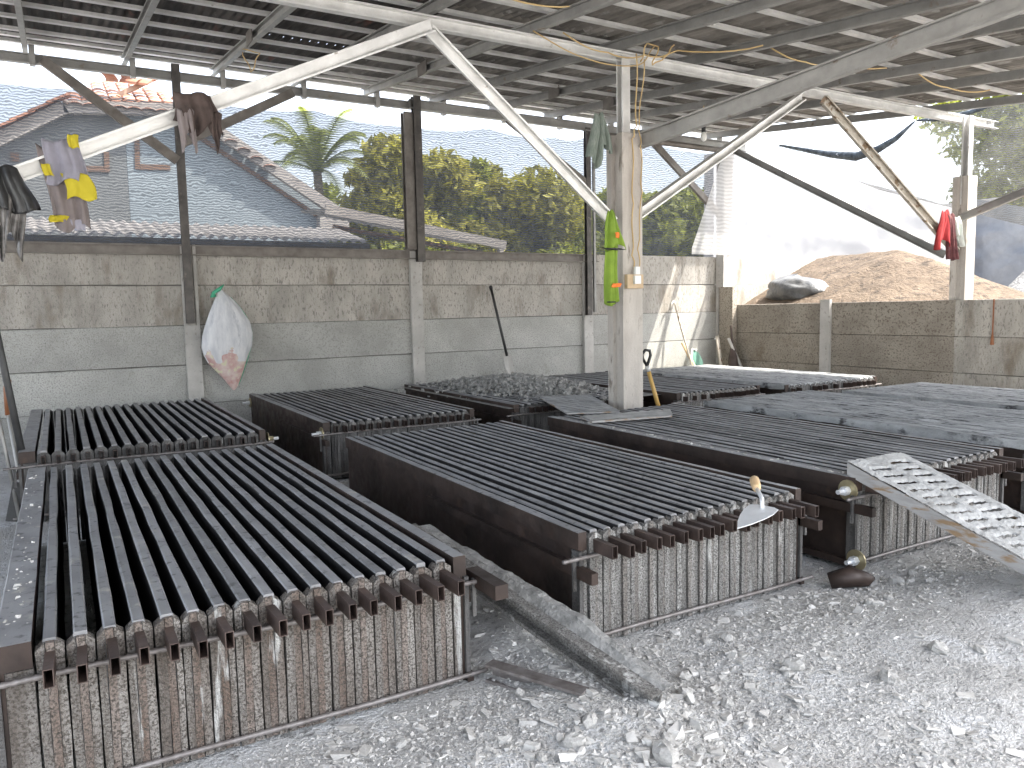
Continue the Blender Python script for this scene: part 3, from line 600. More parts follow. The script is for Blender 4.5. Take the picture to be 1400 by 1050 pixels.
P = np.stack([A.x+far.x*Xg+nearv.x*Yg+wob, A.y+far.y*Xg+nearv.y*Yg, A.z+far.z*Xg+nearv.z*Yg+Zl], -1)
t.location = (0, 0, 0)
bme = grid_mesh('board_face', P[..., 0], P[..., 1], P[..., 2], 'white_crust')
import bmesh
bm_ = bmesh.new(); bm_.from_mesh(bme); bm_.faces.ensure_lookup_table(); sl_ = slot.ravel()
bmesh.ops.delete(bm_, geom=[f for f in bm_.faces if sum(sl_[v.index] for v in f.verts) >= 4], context='FACES'); bm_.to_mesh(bme); bm_.free()
put('board_face', bme, t)
b = MB(); q = [A+Vector((0, 0, -.004)), A+far+Vector((0, 0, -.004)), A+far+nearv+Vector((0, 0, -.004)), A+nearv+Vector((0, 0, -.004))]
for i in (0, 1, 2, 3):
    p0, p1 = q[i], q[(i+1) % 4]; inn = (q[(i+2) % 4]-p1).normalized()*.006; dn = Vector((0, 0, -.055))
    b.add([p0, p1, p1+dn, p0+dn, p0+inn, p1+inn, p1+inn+dn, p0+inn+dn], [(0, 1, 2, 3), (7, 6, 5, 4), (3, 2, 6, 7), (0, 4, 5, 1)])
b.build('board_rim', 'board_edge', t)
tag(t, t['label'], 'board')
# support so the board's near end is carried: a block of broken moulding under it
def plank(label, pts, th, m='white_crust', seed=0):
    p = [Vector(a) for a in pts]; xs = np.linspace(0, 1, 60); ys = np.linspace(0, 1, 14); Xg, Yg = np.meshgrid(xs, ys)
    c = [np.array(a) for a in p]
    P = (c[0]*(1-Xg)[..., None]*(1-Yg)[..., None]+c[1]*Xg[..., None]*(1-Yg)[..., None]+c[2]*Xg[..., None]*Yg[..., None]+c[3]*(1-Xg)[..., None]*Yg[..., None])
    jit = (fbm(Xg*12+seed, Yg*3, 3, seed)-.5)
    P[..., 2] += th+.012*jit; P[..., 1] += .02*(vnoise(Xg*20+seed, Yg*0)-.5)
    top = grid_mesh('plank', P[..., 0], P[..., 1], P[..., 2], m)
    t = thing('plank', label, 'plank', (0, 0, 0)); put('crust', top, t)
    MB().add([a for a in p]+[a+Vector((0, 0, th-.004)) for a in p], [(0,3,2,1),(4,5,6,7),(0,1,5,4),(1,2,6,5),(2,3,7,6),(3,0,4,7)]).build('core', 'board_edge', t)
plank('white cement-caked plank lying across the mould in front of the concrete pillar', [(3.05, 4.16, .42), (3.66, 4.05, .42), (3.86, 4.30, .42), (3.12, 4.40, .42)], .018, seed=3)
plank('pale grey cement-smeared plank running from the mortar heap to the pillar', [(3.16, 4.62, .42), (3.52, 4.46, .42), (3.98, 5.46, .42), (3.56, 5.62, .42)], .015, 'crust', seed=8)
# mortar heap
Ug, Vg = np.meshgrid(np.linspace(3.12, 4.75, 130), np.linspace(5.40, 7.80, 170))
rad = np.sqrt(((Ug-4.0)/.72)**2+((Vg-6.75)/1.05)**2); rad2 = np.sqrt(((Ug-3.75)/.4)**2+((Vg-5.75)/.5)**2)
hh = .11*np.clip(1-rad+.35*(fbm(Ug*4, Vg*4, 4, 2)-.5), 0, 1)**.8+.03*np.clip(1-rad2+.6*(fbm(Ug*6, Vg*6, 4, 7)-.5), 0, 1)
Zg = .385+hh*(1+.5*(fbm(Ug*14, Vg*14, 3, 5)-.5))+.02*(fbm(Ug*40, Vg*40, 2, 3)-.5)*(hh > .01)
Zg = np.where(hh < .004, .385, Zg)
heap_h = lambda x, y: np.full(len(x), .4)+.11*np.clip(1-np.sqrt(((x-4.0)/.72)**2+((y-6.75)/1.05)**2), 0, 1)**.8
o = put('mortar_heap', grid_mesh('mortar_heap', Ug, Vg, Zg, 'mortar')); o['kind'] = 'stuff'; tag(o, 'heap of wet grey mortar spread over a mould by the back wall', 'mortar')
co, F = chips(5000, lambda R, n: 4.0+R.normal(0, .3, n), lambda R, n: 6.7+R.normal(0, .45, n), .012, .05, 31, hfun=heap_h, flat=.8)
ok = (co.reshape(-1, 8, 3).mean(1)[:, 0] < 4.6); co = co.reshape(-1, 8, 3)[ok].reshape(-1, 3); F = F.reshape(-1, 6, 4)[:ok.sum()].reshape(-1, 4)
lm = put('mortar_lumps', fast_mesh('mortar_lumps', co, F, 'mortar'), o); lm['kind'] = 'stuff'
# crumbs on top of the moulds
def crumbs(name, n, x0, x1, y0, y1, seed, par=None):
    co, F = chips(n, lambda R, n: R.uniform(x0, x1, n), lambda R, n: R.uniform(y0, y1, n), .004, .018, seed, hfun=lambda x, y: np.full(len(x), .414)); o = put(name, fast_mesh(name, co, F, 'chip')); o['kind'] = 'stuff'
crumbs('cement_crumbs', 160, 3.03, 3.07, 2.2, 4.6, 51); crumbs('cement_crumbs', 60, -.18, -.12, 2.2, 4.6, 52)
# channel lying between the first two moulds with crusty cement
t = thing('steel_channel', 'rusty steel channel caked in cement sloping to the ground between two moulds', 'channel', (0, 0, 0))
p0 = Vector((1.17, 2.85, .30)); p1 = Vector((1.40, 1.62, .055))
MB().prof(p0, p1, csec(.07, .05, .012, .006), (0, 0, 1)).build('channel', 'end', t)
s_, q_ = np.meshgrid(np.linspace(0, 1, 110), np.linspace(0, 1, 7))
hgt = (.02+.055*fbm(s_*9, s_*0, 4, 3)*np.clip(np.sin(np.clip((s_-.18)/.82, 0, 1)*np.pi), 0, 1))*np.clip((s_-.15)*14, 0, 1)
bx0 = p0.x+(p1.x-p0.x)*s_+.035+.03*q_*0; by0 = p0.y+(p1.y-p0.y)*s_; bz0 = p0.z+(p1.z-p0.z)*s_+.02+hgt*q_
P1 = np.stack([bx0+.012*fbm(s_*30, q_*5, 3, 1)-.03*(1-q_), by0, bz0], -1)
P2 = P1.copy()[::-1]; P2[..., 0] += .03+.05*(1-q_[::-1])
Pm = np.concatenate([P1, P2]); put('cement_ridge', grid_mesh('cement_ridge', Pm[..., 0], Pm[..., 1], Pm[..., 2], 'mortar', False), t)
tag(MB().box(1.095, 2.0, .305, 1.14, 2.2, .35).build('steel_offcut', 'side'), 'short brown steel tube stub beside the corner of the nearest mould', 'steel tube')
tag(MB().prof((1.12, 2.1, .035), (1.27, 1.78, .035), csec(.06, .045, .01, .005)).build('steel_offcut', 'rod'), 'short grey angle offcut in the rubble below the nearest mould corner', 'steel offcut')
# lumps of broken concrete one can pick out
def lump(seed, s, label_, m='chip'):
    R = np.random.default_rng(seed); th, ph = np.meshgrid(np.linspace(0, 2*np.pi, 9), np.linspace(0, np.pi, 6)); rr = 1+R.uniform(-.28, .2, th.shape); rr[:, -1] = rr[:, 0]
    return grid_mesh('concrete_lump', s*rr*np.sin(ph)*np.cos(th), s*.75*rr*np.sin(ph)*np.sin(th), s*.55*rr*np.cos(ph), m, False)
lumps = [lump(k, 1, '') for k in range(5)]
for k in range(34):
    R = random.Random(900+k); x = R.choice([R.gauss(1.3, .45), R.uniform(.3, 3.2)]); y = R.uniform(1.15, 1.95)
    if x < .1: x = .5
    s_ = R.uniform(.016, .038); o = put('concrete_lump', lumps[k % 5], None, (x, y, float(ground_h(x, y))+s_*.3), (R.uniform(-.4, .4), R.uniform(-.4, .4), R.uniform(0, 6))); o.scale = (s_,)*3
    tag(o, 'fist-sized pale lump of broken concrete lying among the rubble in front', 'rubble', 'loose lumps of broken concrete')
co, F = chips(260, lambda R, n: R.normal(1.22, .26, n), lambda R, n: R.normal(1.45, .16, n), .012, .042, 71, flat=.6)
put('broken_cement_clods', fast_mesh('broken_cement_clods', co, F, 'chip'))['kind'] = 'stuff'
for x, y, s_, lb in ((1.28, 1.45, .05, 'big grey-tan lump of broken concrete in the lower middle rubble'), (1.98, 1.62, .04, 'dark rounded clod half buried right of the sloping channel'), (1.42, 1.30, .045, 'squat broken concrete chunk low in the middle of the foreground')):
    o = put('concrete_lump', lumps[int(x*10) % 5], None, (x, y, float(ground_h(x, y))+s_*.35), (0, .2, x)); o.scale = (s_,)*3; tag(o, lb, 'rubble')
tag(MB().tube([(2.74, 2.06, .02), (2.80, 2.0, .045), (2.86, 1.97, .03), (2.93, 1.99, .015)], [.035, .045, .03, .012], 7).build('scrap_plate', 'side', smooth=True), 'curved rusty scrap plate by the front corner of the middle mould', 'scrap')

# ------------------------------------------------------------ tools
def trowel():
    t = thing('trowel', 'pointed trowel with pale wooden handle lying across the tube ends', 'trowel', (0, 0, 0))
    z = .455; tip = Vector((2.0, 1.88, z-.045)); a = Vector((2.20, 1.925, z)); d = (a-tip).normalized(); sd = Vector((-d.y, d.x, 0)).normalized()
    pts = [tip]+[tip+d*.2*f+sd*.055*w_ for f, w_ in ((.25, .5), (.5, .85), (.75, 1.05), (.95, 1.0), (1.0, .6))]
    pts2 = [tip+d*.2*f-sd*.055*w_ for f, w_ in ((1.0, .6), (.95, 1.0), (.75, 1.05), (.5, .85), (.25, .5))]
    P = pts+pts2; n = len(P); up = Vector((0, 0, .003))
    MB().add([p for p in P]+[p+up for p in P], [tuple(range(n))[::-1], tuple(range(n, 2*n))]+[(i, (i+1) % n, n+(i+1) % n, n+i) for i in range(n)]).build('blade', 'steelbright', t)
    s0 = tip+d*.175+Vector((0, 0, .004)); s1 = s0+Vector((.02, .02, .03)); s2 = s1+Vector((.03, .05, .02))
    MB().tube([s0, s1, s2], [.007, .008, .009], 8).build('tang', 'steelbright', t, smooth=True)
    h1 = s2+Vector((.065, .075, .02)); MB().tube([s2, s2.lerp(h1, .15), s2.lerp(h1, .5), s2.lerp(h1, .85), h1], [.013, .016, .019, .018, .011], 12).build('handle', 'palewood', t, smooth=True)
trowel()
def spade(label, foot, top, m, blade_m, blade_l=.26, blade_w=.16, grip=None):
    t = thing('spade', label, 'spade', (0, 0, 0)); foot = Vector(foot); top = Vector(top); d = (top-foot).normalized(); sd = Vector((1, 0, 0)); bs = foot+d*blade_l
    nrm = d.cross(sd).normalized()
    MB().tube([bs-d*.04, top], [.017, .016], 10).build('shaft', m, t, smooth=True)
    b = MB(); vs = []; n = 6
    for i in range(n+1):
        f = i/n; wd = blade_w/2*(1 if f < .8 else 1-(f-.8)*1.6)*(.75+.25*math.sin(f*math.pi))
        for s_ in (-1, 0, 1): vs.append(bs-d*blade_l*f+sd*wd*s_+nrm*(.012*(1-abs(s_))))
    b.add(vs, [(i*3+k, i*3+k+1, i*3+k+4, i*3+k+3) for i in range(n) for k in (0, 1)]); o = b.build('blade', blade_m, t); md = o.modifiers.new('s', 'SOLIDIFY'); md.thickness = .004
    if grip == 'knob': MB().tube([top-d*.03, top, top+d*.02], [.02, .024, .014], 10).build('grip', 'blackplastic', t, smooth=True)
    return t
spade('long black-shafted spade with grey blade leaning upright on the back wall', (4.70, 8.05, .40), (4.56, 8.27, 1.47), 'black', 'post', .28, .13, 'knob')
t = thing('spade', 'short yellow-shafted spade with black D grip standing in a mould by the pillar', 'spade', (0, 0, 0))
g0 = Vector((4.50, 5.06, .10)); g1 = Vector((4.335, 5.10, .66)); d = (g1-g0).normalized()
MB().tube([g0+d*.1, g1], [.020, .018], 10).build('shaft', 'wood', t, smooth=True)
MB().tube([g1-d*.02, g1+d*.03], [.024, .02], 10).build('collar', 'galv', t, smooth=True)
c0 = g1+d*.03; MB().tube([c0, c0+Vector((-.045, 0, .06)), c0+Vector((-.055, 0, .10)), c0+Vector((-.02, 0, .135)), c0+Vector((.03, 0, .13)), c0+Vector((.04, 0, .09)), c0+Vector((.02, 0, .04)), c0], .013, 8).build('grip', 'blackplastic', t, smooth=True)
bb = MB(); bb.bar(g0-d*.12, g0+d*.12, .16, .005, up=(0, 1, 0)); bb.build('blade', 'black', t)
t = thing('hoe', 'thin-shafted hoe leaning on the sunlit patch of the back wall', 'hoe', (0, 0, 0))
MB().tube([(7.66, 7.95, .05), (7.52, 8.28, 1.27)], .014, 8).build('shaft', 'galv_stain', t, smooth=True)
MB().tube([(7.52, 8.28, 1.27), (7.47, 8.27, 1.24), (7.42, 8.26, 1.14)], [.012, .014, .010], 8).build('blade', 'galv_stain', t, smooth=True)
t = thing('dustpan', 'greenish square plastic pan propped in the far wall corner', 'pan', (7.78, 8.05, .2))
b = MB(); b.add([(-.19, 0, -.2), (.13, .02, -.2), (.19, .12, .2), (.13, .14, .32), (-.02, .12, .38)], [(0, 1, 2, 3, 4)]); o = b.build('pan', 'green_plastic', t); o.modifiers.new('s', 'SOLIDIFY').thickness = .012
MB().tube([(-.19, 0, -.2), (-.02, .115, .385), (.06, .12, .36)], .014, 6).build('rim', 'white', t, smooth=True)
for k, (a, c, rr, m, lb) in enumerate((((8.22, 8.0, 0), (8.28, 8.2, .75), .028, 'galv_stain', 'brown wooden stick leaning in the far wall corner'),
        ((8.44, 7.7, 0), (8.30, 8.0, .72), .022, 'post', 'pale pipe leaning against the corner post on the right side'),
        ((7.74, 7.85, 0), (7.60, 8.2, .68), .022, 'palewood', 'pale wooden stick leaning beside the hoe'),)):
    tag(MB().tube([a, c], rr, 8).build('stick', m, smooth=True), lb, 'stick')
t = thing('scoop', 'dark brown steel scoop standing among the sticks in the wall corner', 'scoop', (8.33, 7.9, .1)); MB().tube([(0, 0, 0), (0, .03, .35), (.01, .06, .52)], [.09, .07, .02], 8).build('pan', 'rust', t, smooth=True); MB().tube([(.01, .06, .5), (.02, .1, .8)], .015, 6).build('handle', 'rust', t)
tag(MB().box(7.55, 7.9, .0, 7.75, 8.1, .12).build('rubble_block', 'palewood'), 'pale wooden block on the ground below the hoe', 'block')
# tools at the left edge
t = thing('shovel', 'dark shovel standing upside down at the far left edge', 'shovel', (0, 0, 0)); MB().tube([(-.20, 5.35, .02), (-.33, 5.6, 1.12), (-.335, 5.62, 1.2)], [.022, .02, .026], 10).build('shaft', 'black', t, smooth=True)
bb = MB(); bb.bar((-.25, 5.3, 0), (-.2, 5.34, .22), .2, .006, up=(0, 1, 0)); bb.build('blade', 'black', t)
t = thing('shovel', 'orange-brown handled tool leaning beside the left rear mould', 'shovel', (0, 0, 0)); MB().tube([(-.31, 5.7, .60), (-.305, 5.72, .76), (-.30, 5.73, .82)], [.02, .024, .018], 10).build('grip', 'orange_wood', t, smooth=True); MB().tube([(-.25, 5.5, .0), (-.31, 5.7, .62)], .014, 8).build('shaft', 'galv2', t, smooth=True)
tag(MB().tube([(-.27, 5.25, .0), (-.36, 5.55, .66), (-.42, 5.6, .80)], .011, 8).build('steel_pipe', 'galv2', smooth=True), 'thin bent grey rod leaning at the far left edge', 'rod')

# ------------------------------------------------------------ cloths
def cloth(b, c, wt, wb, L, seed, depth=.05, folds=5, n=22, mz=16, skew=0, ragged=.15, dirv=(1, 0, 0)):
    R = np.random.default_rng(seed); d = Vector(dirv).normalized(); nrm = Vector((d.y, -d.x, 0))
    ph = R.uniform(0, 6, 3); vs = []; off = len(b.v)
    for j in range(mz+1):
        s_ = j/mz; wd = wt+(wb-wt)*s_**.8
        for i in range(n+1):
            f = i/n-.5; folds = min(folds, 2.2) if wt < .1 and wb < .13 and L < .16 else folds
            fold = math.sin(f*folds*2+ph[0])*.5+math.sin(f*folds*4.3+ph[1]+s_*1.5)*.35+math.sin(f*folds*9+ph[2])*.12
            bottom = 1-ragged*(.5+.5*math.sin(f*7+ph[1]))
            x = f*wd+skew*s_+.07*wd*math.sin(s_*4+ph[2]); z = -L*s_*bottom+.04*L*math.sin(f*7); y = depth*fold*(.25+.75*s_)+depth*.5*(1-(2*f)**2)*math.sin(min(s_*3, 1)*1.57)
            vs.append(Vector(c)+d*x+nrm*y+Vector((0, 0, z)))
    fs = [(j*(n+1)+i, j*(n+1)+i+1, (j+1)*(n+1)+i+1, (j+1)*(n+1)+i) for j in range(mz) for i in range(n)]
    b.add(vs, fs); return b
def clothobj(name, m, t, *a, **k):
    o = cloth(MB(), *a, **k).build(name, m, t, smooth=True); o.modifiers.new('s', 'SOLIDIFY').thickness = .004; return o
# grey and yellow shirt on the left brace
t = thing('work_shirt', 'grey and yellow work shirt draped over the left diagonal brace', 'shirt', (0, 0, 0))
clothobj('front', 'cl_grey', t, (.08, 4.845, 2.14), .17, .20, .24, 3, depth=.035, dirv=(1, 0, .0), skew=.0)
clothobj('sleeve', 'cl_yellow', t, (.125, 4.83, 1.965), .13, .14, .15, 4, depth=.02, folds=2, skew=.03, ragged=.25)
clothobj('collar', 'cl_yellow', t, (.13, 4.80, 2.165), .05, .05, .07, 5, depth=.012, ragged=.05)
clothobj('cuff', 'cl_yellow', t, (-.01, 4.815, 2.005), .04, .04, .06, 6, depth=.01, skew=.02, ragged=.05)
clothobj('back', 'cl_brown', t, (.05, 4.90, 2.12), .17, .17, .45, 7, depth=.03, skew=.04, ragged=.05)
clothobj('hem', 'cl_yellow', t, (.035, 4.868, 1.745), .09, .08, .035, 8, depth=.015, ragged=0)
clothobj('lining', 'cl_grey', t, (.13, 4.89, 1.73), .08, .05, .06, 9, depth=.008, ragged=.1)
t = thing('work_shirt', 'dark brown ragged cloth thrown over the brace in front of the first wall post', 'cloth', (0, 0, 0))
clothobj('front', 'cl_dark', t, (.755, 4.83, 2.46), .20, .25, .24, 13, depth=.05, folds=7, ragged=.35)
clothobj('fold', 'cl_brown', t, (.705, 4.81, 2.36), .09, .08, .25, 14, depth=.04, ragged=.5)
clothobj('tail', 'cl_dark', t, (.845, 4.82, 2.36), .09, .06, .23, 15, depth=.03, ragged=.5, skew=.02)
t = thing('plastic_bag', 'black and dirty clear plastic bags hanging at the left edge', 'bag', (0, 0, 0))
clothobj('black_bag', 'cl_black', t, (-.20, 4.83, 1.98), .14, .24, .25, 21, depth=.05, folds=6, ragged=.2, skew=.02)
clothobj('clear_bag', 'cl_clear', t, (-.19, 4.86, 1.86), .16, .10, .36, 22, depth=.06, folds=6, ragged=.4)
t = thing('work_shirt', 'lime green shirt with orange print hanging beside the pillar', 'shirt', (0, 0, 0))
clothobj('body', 'cl_green', t, (3.70, 4.78, 1.93), .05, .21, .30, 31, depth=.05, folds=3, ragged=.12)
clothobj('sleeve', 'cl_green', t, (3.72, 4.80, 1.68), .12, .10, .46, 32, depth=.05, folds=3, ragged=.0)
clothobj('hem', 'cl_black', t, (3.70, 4.765, 1.645), .19, .18, .014, 31, depth=.05, folds=3, ragged=0, skew=.0)
clothobj('print', 'cl_orange', t, (3.71, 4.715, 1.76), .035, .03, .045, 33, depth=.01)
clothobj('stripe', 'cl_orange', t, (3.715, 4.735, 1.375), .085, .08, .028, 34, depth=.012, ragged=0)
MB().tube([(3.715+.045*math.cos(a), 4.785+.025*math.sin(a), 1.235) for a in np.linspace(0, 2*math.pi, 14)], .006, 6).build('cuff', 'cl_black', t, smooth=True)
t = thing('towel', 'sage green towel slung over the rail left of the pillar', 'towel', (0, 0, 0))
clothobj('front', 'cl_towel', t, (3.69, 4.90, 2.68), .08, .16, .42, 41, depth=.05, folds=6, ragged=.2, skew=-.03)
clothobj('back', 'cl_towel', t, (3.74, 4.95, 2.66), .10, .14, .28, 42, depth=.05, folds=6, ragged=.3, skew=.03)
t = thing('work_shirt', 'red and maroon cloths with a pale green rag hanging on the right column brace', 'cloths', (0, 0, 0))
clothobj('front', 'cl_red', t, (8.17, 4.82, 2.14), .12, .26, .42, 51, depth=.05, folds=5, ragged=.3, skew=-.03)
clothobj('fold', 'cl_maroon', t, (8.24, 4.79, 2.10), .09, .13, .50, 52, depth=.05, folds=5, ragged=.1, skew=.02)
clothobj('rag', 'cl_pale', t, (8.36, 4.80, 2.08), .12, .16, .32, 53, depth=.05, folds=6, ragged=.4, skew=.05)
# rubbish sack
t = thing('rubbish_sack', 'white mesh sack of rubbish with green tie hanging on the first wall post', 'sack', (0, 0, 0))
prof = [(1.455, 1.40, 1.425), (1.42, 1.385, 1.455), (1.36, 1.36, 1.52), (1.26, 1.315, 1.60), (1.13, 1.265, 1.675), (1.0, 1.215, 1.70), (.88, 1.20, 1.685), (.80, 1.215, 1.655), (.72, 1.255, 1.63), (.64, 1.32, 1.60), (.55, 1.40, 1.565), (.47, 1.455, 1.53), (.435, 1.48, 1.50)]
zs = np.linspace(1.455, .435, 40); zz = [p[0] for p in prof][::-1]
lf = np.interp(zs, zz, [p[1] for p in prof][::-1]); rt = np.interp(zs, zz, [p[2] for p in prof][::-1])
def sack_part(name, m, i0, i1, extra=0):
    th = np.linspace(0, 2*np.pi, 41); T, Zi = np.meshgrid(th, np.arange(i0, i1)); c = ((lf+rt)/2)[Zi]; hw = ((rt-lf)/2)[Zi]*(1+extra)
    rr = 1+.10*(fbm(np.cos(T)*2+5+T*0, zs[Zi]*7+np.sin(T)*2, 3, 4)-.5)+.035*np.sin(T*9+zs[Zi]*3)*np.clip((zs[Zi]-.7)*2, 0, 1)
    zz_ = zs[Zi]+(.09*(fbm(np.cos(T)*2.5+9, np.sin(T)*2.5+4, 3, 2)-.4)*np.clip((Zi-20)/7., 0, 1) if name == 'upper' else 0)
    put(name, grid_mesh(name, c+hw*np.cos(T)*rr, 8.17+hw*.5*np.sin(T)*rr*.9, zz_, m), t)
sack_part('upper', 'sack', 0, 29, .012); sack_part('lower', 'sack_pink', 22, 40)
MB().tube([(rt[i]+.004, 8.17, zs[i]) for i in range(3, 38, 2)], .004, 5).build('edge', 'sack_green', t)
MB().tube([(1.36, 8.16, 1.395), (1.33, 8.15, 1.385), (1.345, 8.15, 1.42), (1.40, 8.15, 1.455), (1.45, 8.18, 1.50)], [.018, .024, .018, .02, .006], 8).build('tie', 'sack_green', t, smooth=True)

# ------------------------------------------------------------ wiring, bulb, socket
def wire(label, pts, rad=.005, sag=0):
    P = []
    for i in range(len(pts)-1):
        a, c = Vector(pts[i]), Vector(pts[i+1])
        for k in range(6): f = k/6; P.append(a.lerp(c, f)+Vector((.01*math.sin(i*3+k), 0, -sag*4*f*(1-f))))
    P.append(Vector(pts[-1])); return tag(MB().tube(P, rad, 5).build('electric_cable', 'cable', smooth=True), label, 'cable')
wire('yellowed cable running down the left of the concrete pillar face', [(4.0, 4.83, 3.15), (3.99, 4.82, 2.6), (3.955, 4.83, 2.5), (3.96, 4.83, 2.0), (3.95, 4.83, 1.6), (3.98, 4.83, 1.47)], .006)
wire('darker cable running down the right of the pillar face to the socket', [(4.08, 4.83, 3.12), (4.01, 4.81, 2.62), (4.04, 4.83, 2.45), (4.05, 4.83, 2.1), (4.0, 4.82, 1.65), (4.03, 4.83, 1.42)], .005)
wire('tangled yellow cable above the pillar over the main beam', [(3.35, 4.88, 3.22), (3.75, 4.86, 3.13), (4.1, 4.85, 3.16), (4.3, 4.7, 3.18), (4.7, 4.2, 3.13)], .006, .03)
wire('yellow cable looping below the main beam left of the pillar top', [(3.1, 4.9, 3.2), (3.6, 4.88, 3.06), (4.05, 4.87, 3.08), (4.2, 4.85, 3.24)], .005, .02)
wire('short looped cable knot beside the pillar head', [(4.05, 4.84, 3.1), (4.1, 4.82, 3.24), (4.2, 4.8, 3.22), (4.15, 4.82, 3.08), (4.25, 4.8, 3.14), (4.36, 4.8, 3.26)], .006)
wire('yellow cable sagging between rafters at the top middle', [(2.0, 4.3, 3.18), (2.5, 4.25, 3.10), (3.0, 4.3, 3.15)], .006, .02)
wire('yellow cable sagging along the battens right of the pillar', [(5.0, 4.4, 3.22), (5.3, 4.3, 3.12), (5.7, 4.3, 3.16), (6.2, 4.2, 3.17)], .006, .02)
wire('yellow cable swagged near the roof edge at the upper right', [(6.6, 4.2, 3.2), (7.1, 4.2, 3.12), (7.7, 4.15, 3.16)], .006, .03)
wire('thin cable loop tied to the second rafter at the upper left', [(1.5, 7.0, 3.45), (1.62, 6.9, 3.40), (1.55, 6.95, 3.25), (1.5, 7.0, 3.42)], .005, .0)
t = thing('socket_board', 'small wooden board with white socket on the pillar', 'socket', (3.97, 4.83, 1.40))
MB().box(-.085, -.02, -.06, .075, .015, .05).build('board', 'socket', t)
MB().box(-.03, -.045, -.025, .03, -.021, .04).build('switch', 'white', t); MB().box(-.015, -.035, .05, .03, -.01, .11).build('plug', 'white', t)
t = thing('light_bulb', 'unlit bulb hanging on a short wire near the far corner', 'bulb', (5.95, 6.1, 2.95))
MB().tube([(0, 0, .32), (0, 0, .10)], .005, 6).build('wire', 'cable', t); MB().tube([(0, 0, .13), (0, 0, .05)], .022, 10).build('holder', 'blackplastic', t, smooth=True)
MB().tube([(0, 0, .05), (0, 0, .03), (0, 0, 0), (0, 0, -.03), (0, 0, -.045)], [.018, .03, .036, .027, .006], 12).build('glass_bulb', 'glass', t, smooth=True)

# ------------------------------------------------------------ neighbour's house and low roofs
H_ = thing('house', 'pale blue gabled house with orange tile roof beyond the net on the left', 'house', (0, 13, 0))
def slab(name, poly, y0, y1, m, par): # polygon in x,z extruded in y
    n = len(poly); return MB().add([(x, y0, z) for x, z in poly]+[(x, y1, z) for x, z in poly], [tuple(range(n)), tuple(range(n, 2*n))[::-1]]+[(i, n+i, n+(i+1) % n, (i+1) % n) for i in range(n)]).build(name, m, par)
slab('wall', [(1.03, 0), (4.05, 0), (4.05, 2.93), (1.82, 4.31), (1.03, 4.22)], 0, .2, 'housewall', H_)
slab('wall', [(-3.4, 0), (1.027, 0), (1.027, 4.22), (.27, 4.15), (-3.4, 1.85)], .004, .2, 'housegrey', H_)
for a, c in (((-3.4, -.15, 1.85), (.27, -.15, 4.17)), ((.25, -.15, 4.17), (1.80, -.15, 4.30)), ((1.78, -.17, 4.36), (4.2, -.17, 2.86))):
    MB().bar(a, c, .12, .17).build('fascia', 'fascia', H_)
MB().bar((1.7, -.02, 4.18), (4.0, -.02, 2.74), .06, .06).build('fascia', 'trim', H_)
slab('eave_return', [(3.85, 2.55), (4.35, 2.55), (4.35, 2.85), (3.85, 2.85)], -.2, .2, 'fascia', H_)
for poly in ([(1.13, 3.40), (1.20, 3.40), (1.22, 3.87), (1.15, 3.87)], [(1.205, 3.40), (1.62, 3.42), (1.62, 3.50), (1.205, 3.48)], [(.72, 3.33), (.79, 3.33), (.80, 3.62), (.73, 3.62)], [(.47, 3.32), (.715, 3.33), (.715, 3.41), (.47, 3.40)], [(-.43, 3.40), (-.33, 3.40), (-.33, 3.52), (-.43, 3.52)]):
    slab('trim', poly, -.02, -.004, 'trim', H_)
# clay tiles: hip between the two slopes, each tile a curved piece
def tile_mesh():
    b = MB(); vs = []
    for y in (0, .34):
        for k in range(6):
            a = math.pi*k/5; vs.append((.1*math.cos(a), y, .05*math.sin(a)+(0.02 if y == 0 else 0)))
    return b.add(vs, [(k, k+1, k+7, k+6) for k in range(5)]).mesh('roof_tile', 'tile')
tm = tile_mesh(); e = math.radians(24)
for r_ in range(8):
    for c_ in range(18):
        x = .02+c_*.19-(0 if r_ else 0); lo_ = .15+r_*.10; hi_ = 3.1-r_*.25
        if x < lo_ or x > hi_: continue
        y = -.25+r_*.27*math.cos(e); z = 4.16+.02*x+r_*.27*math.sin(e) + (0 if x < 1.9 else -.62*(x-1.9))
        put('roof_tile', tm, H_, (x, y, z-.0), (e, 0, 0))
roof_hip = slab('roof', [(.1, 4.15), (.6, 4.45), (1.7, 4.5), (1.9, 4.25)], .3, 2.2, 'tile', H_)
for k in range(16): put('roof_tile', tm, H_, (-3.3+k*.225, -.22, 2.02+k*.142), (.56, 0, -math.pi/2))
for x, y, z, a in ((.95, .6, 4.95, .5), (1.15, .5, 5.02, .8), (1.35, .6, 4.92, -.5), (1.5, .5, 4.9, -.6)): put('roof_tile', tm, H_, (x, y, z-.1), (.3, a, .6))
MB().bar((1.0, .7, 4.62), (1.6, .7, 4.98), .05, .07).build('ridge_board', 'trim', H_)
# low corrugated lean-to roofs just behind the wall
def lean(label, U0, U1, V0, V1, z0, z1, m, pit=.12):
    t = thing('lean_to', label, 'roof', (U0, V0, 0)); n = int((U1-U0)/pit*6); xs = np.linspace(0, U1-U0, n); ys = np.linspace(0, V1-V0, 4); Xg, Yg = np.meshgrid(xs, ys)
    put('roof', grid_mesh('roof', Xg, Yg, z0+(z1-z0)*Yg/(V1-V0)+.02*np.sin(Xg/pit*2*np.pi), m), t)
    MB().bar((0, -.02, z0-.06), (U1-U0, -.02, z0-.06), .04, .08).build('fascia', 'midsteel' if m == 'lowroof' else 'fascia', t)
    for x in (.2, (U1-U0)/2, U1-U0-.2): MB().box(x-.05, .1, 0, x+.05, .2, z0-.03).build('post', 'trim', t)
lean('pale corrugated lean-to roof peeking over the wall below the gabled house', -3, 3.4, 9.3, 10.6, 2.07, 2.36, 'lowroof')
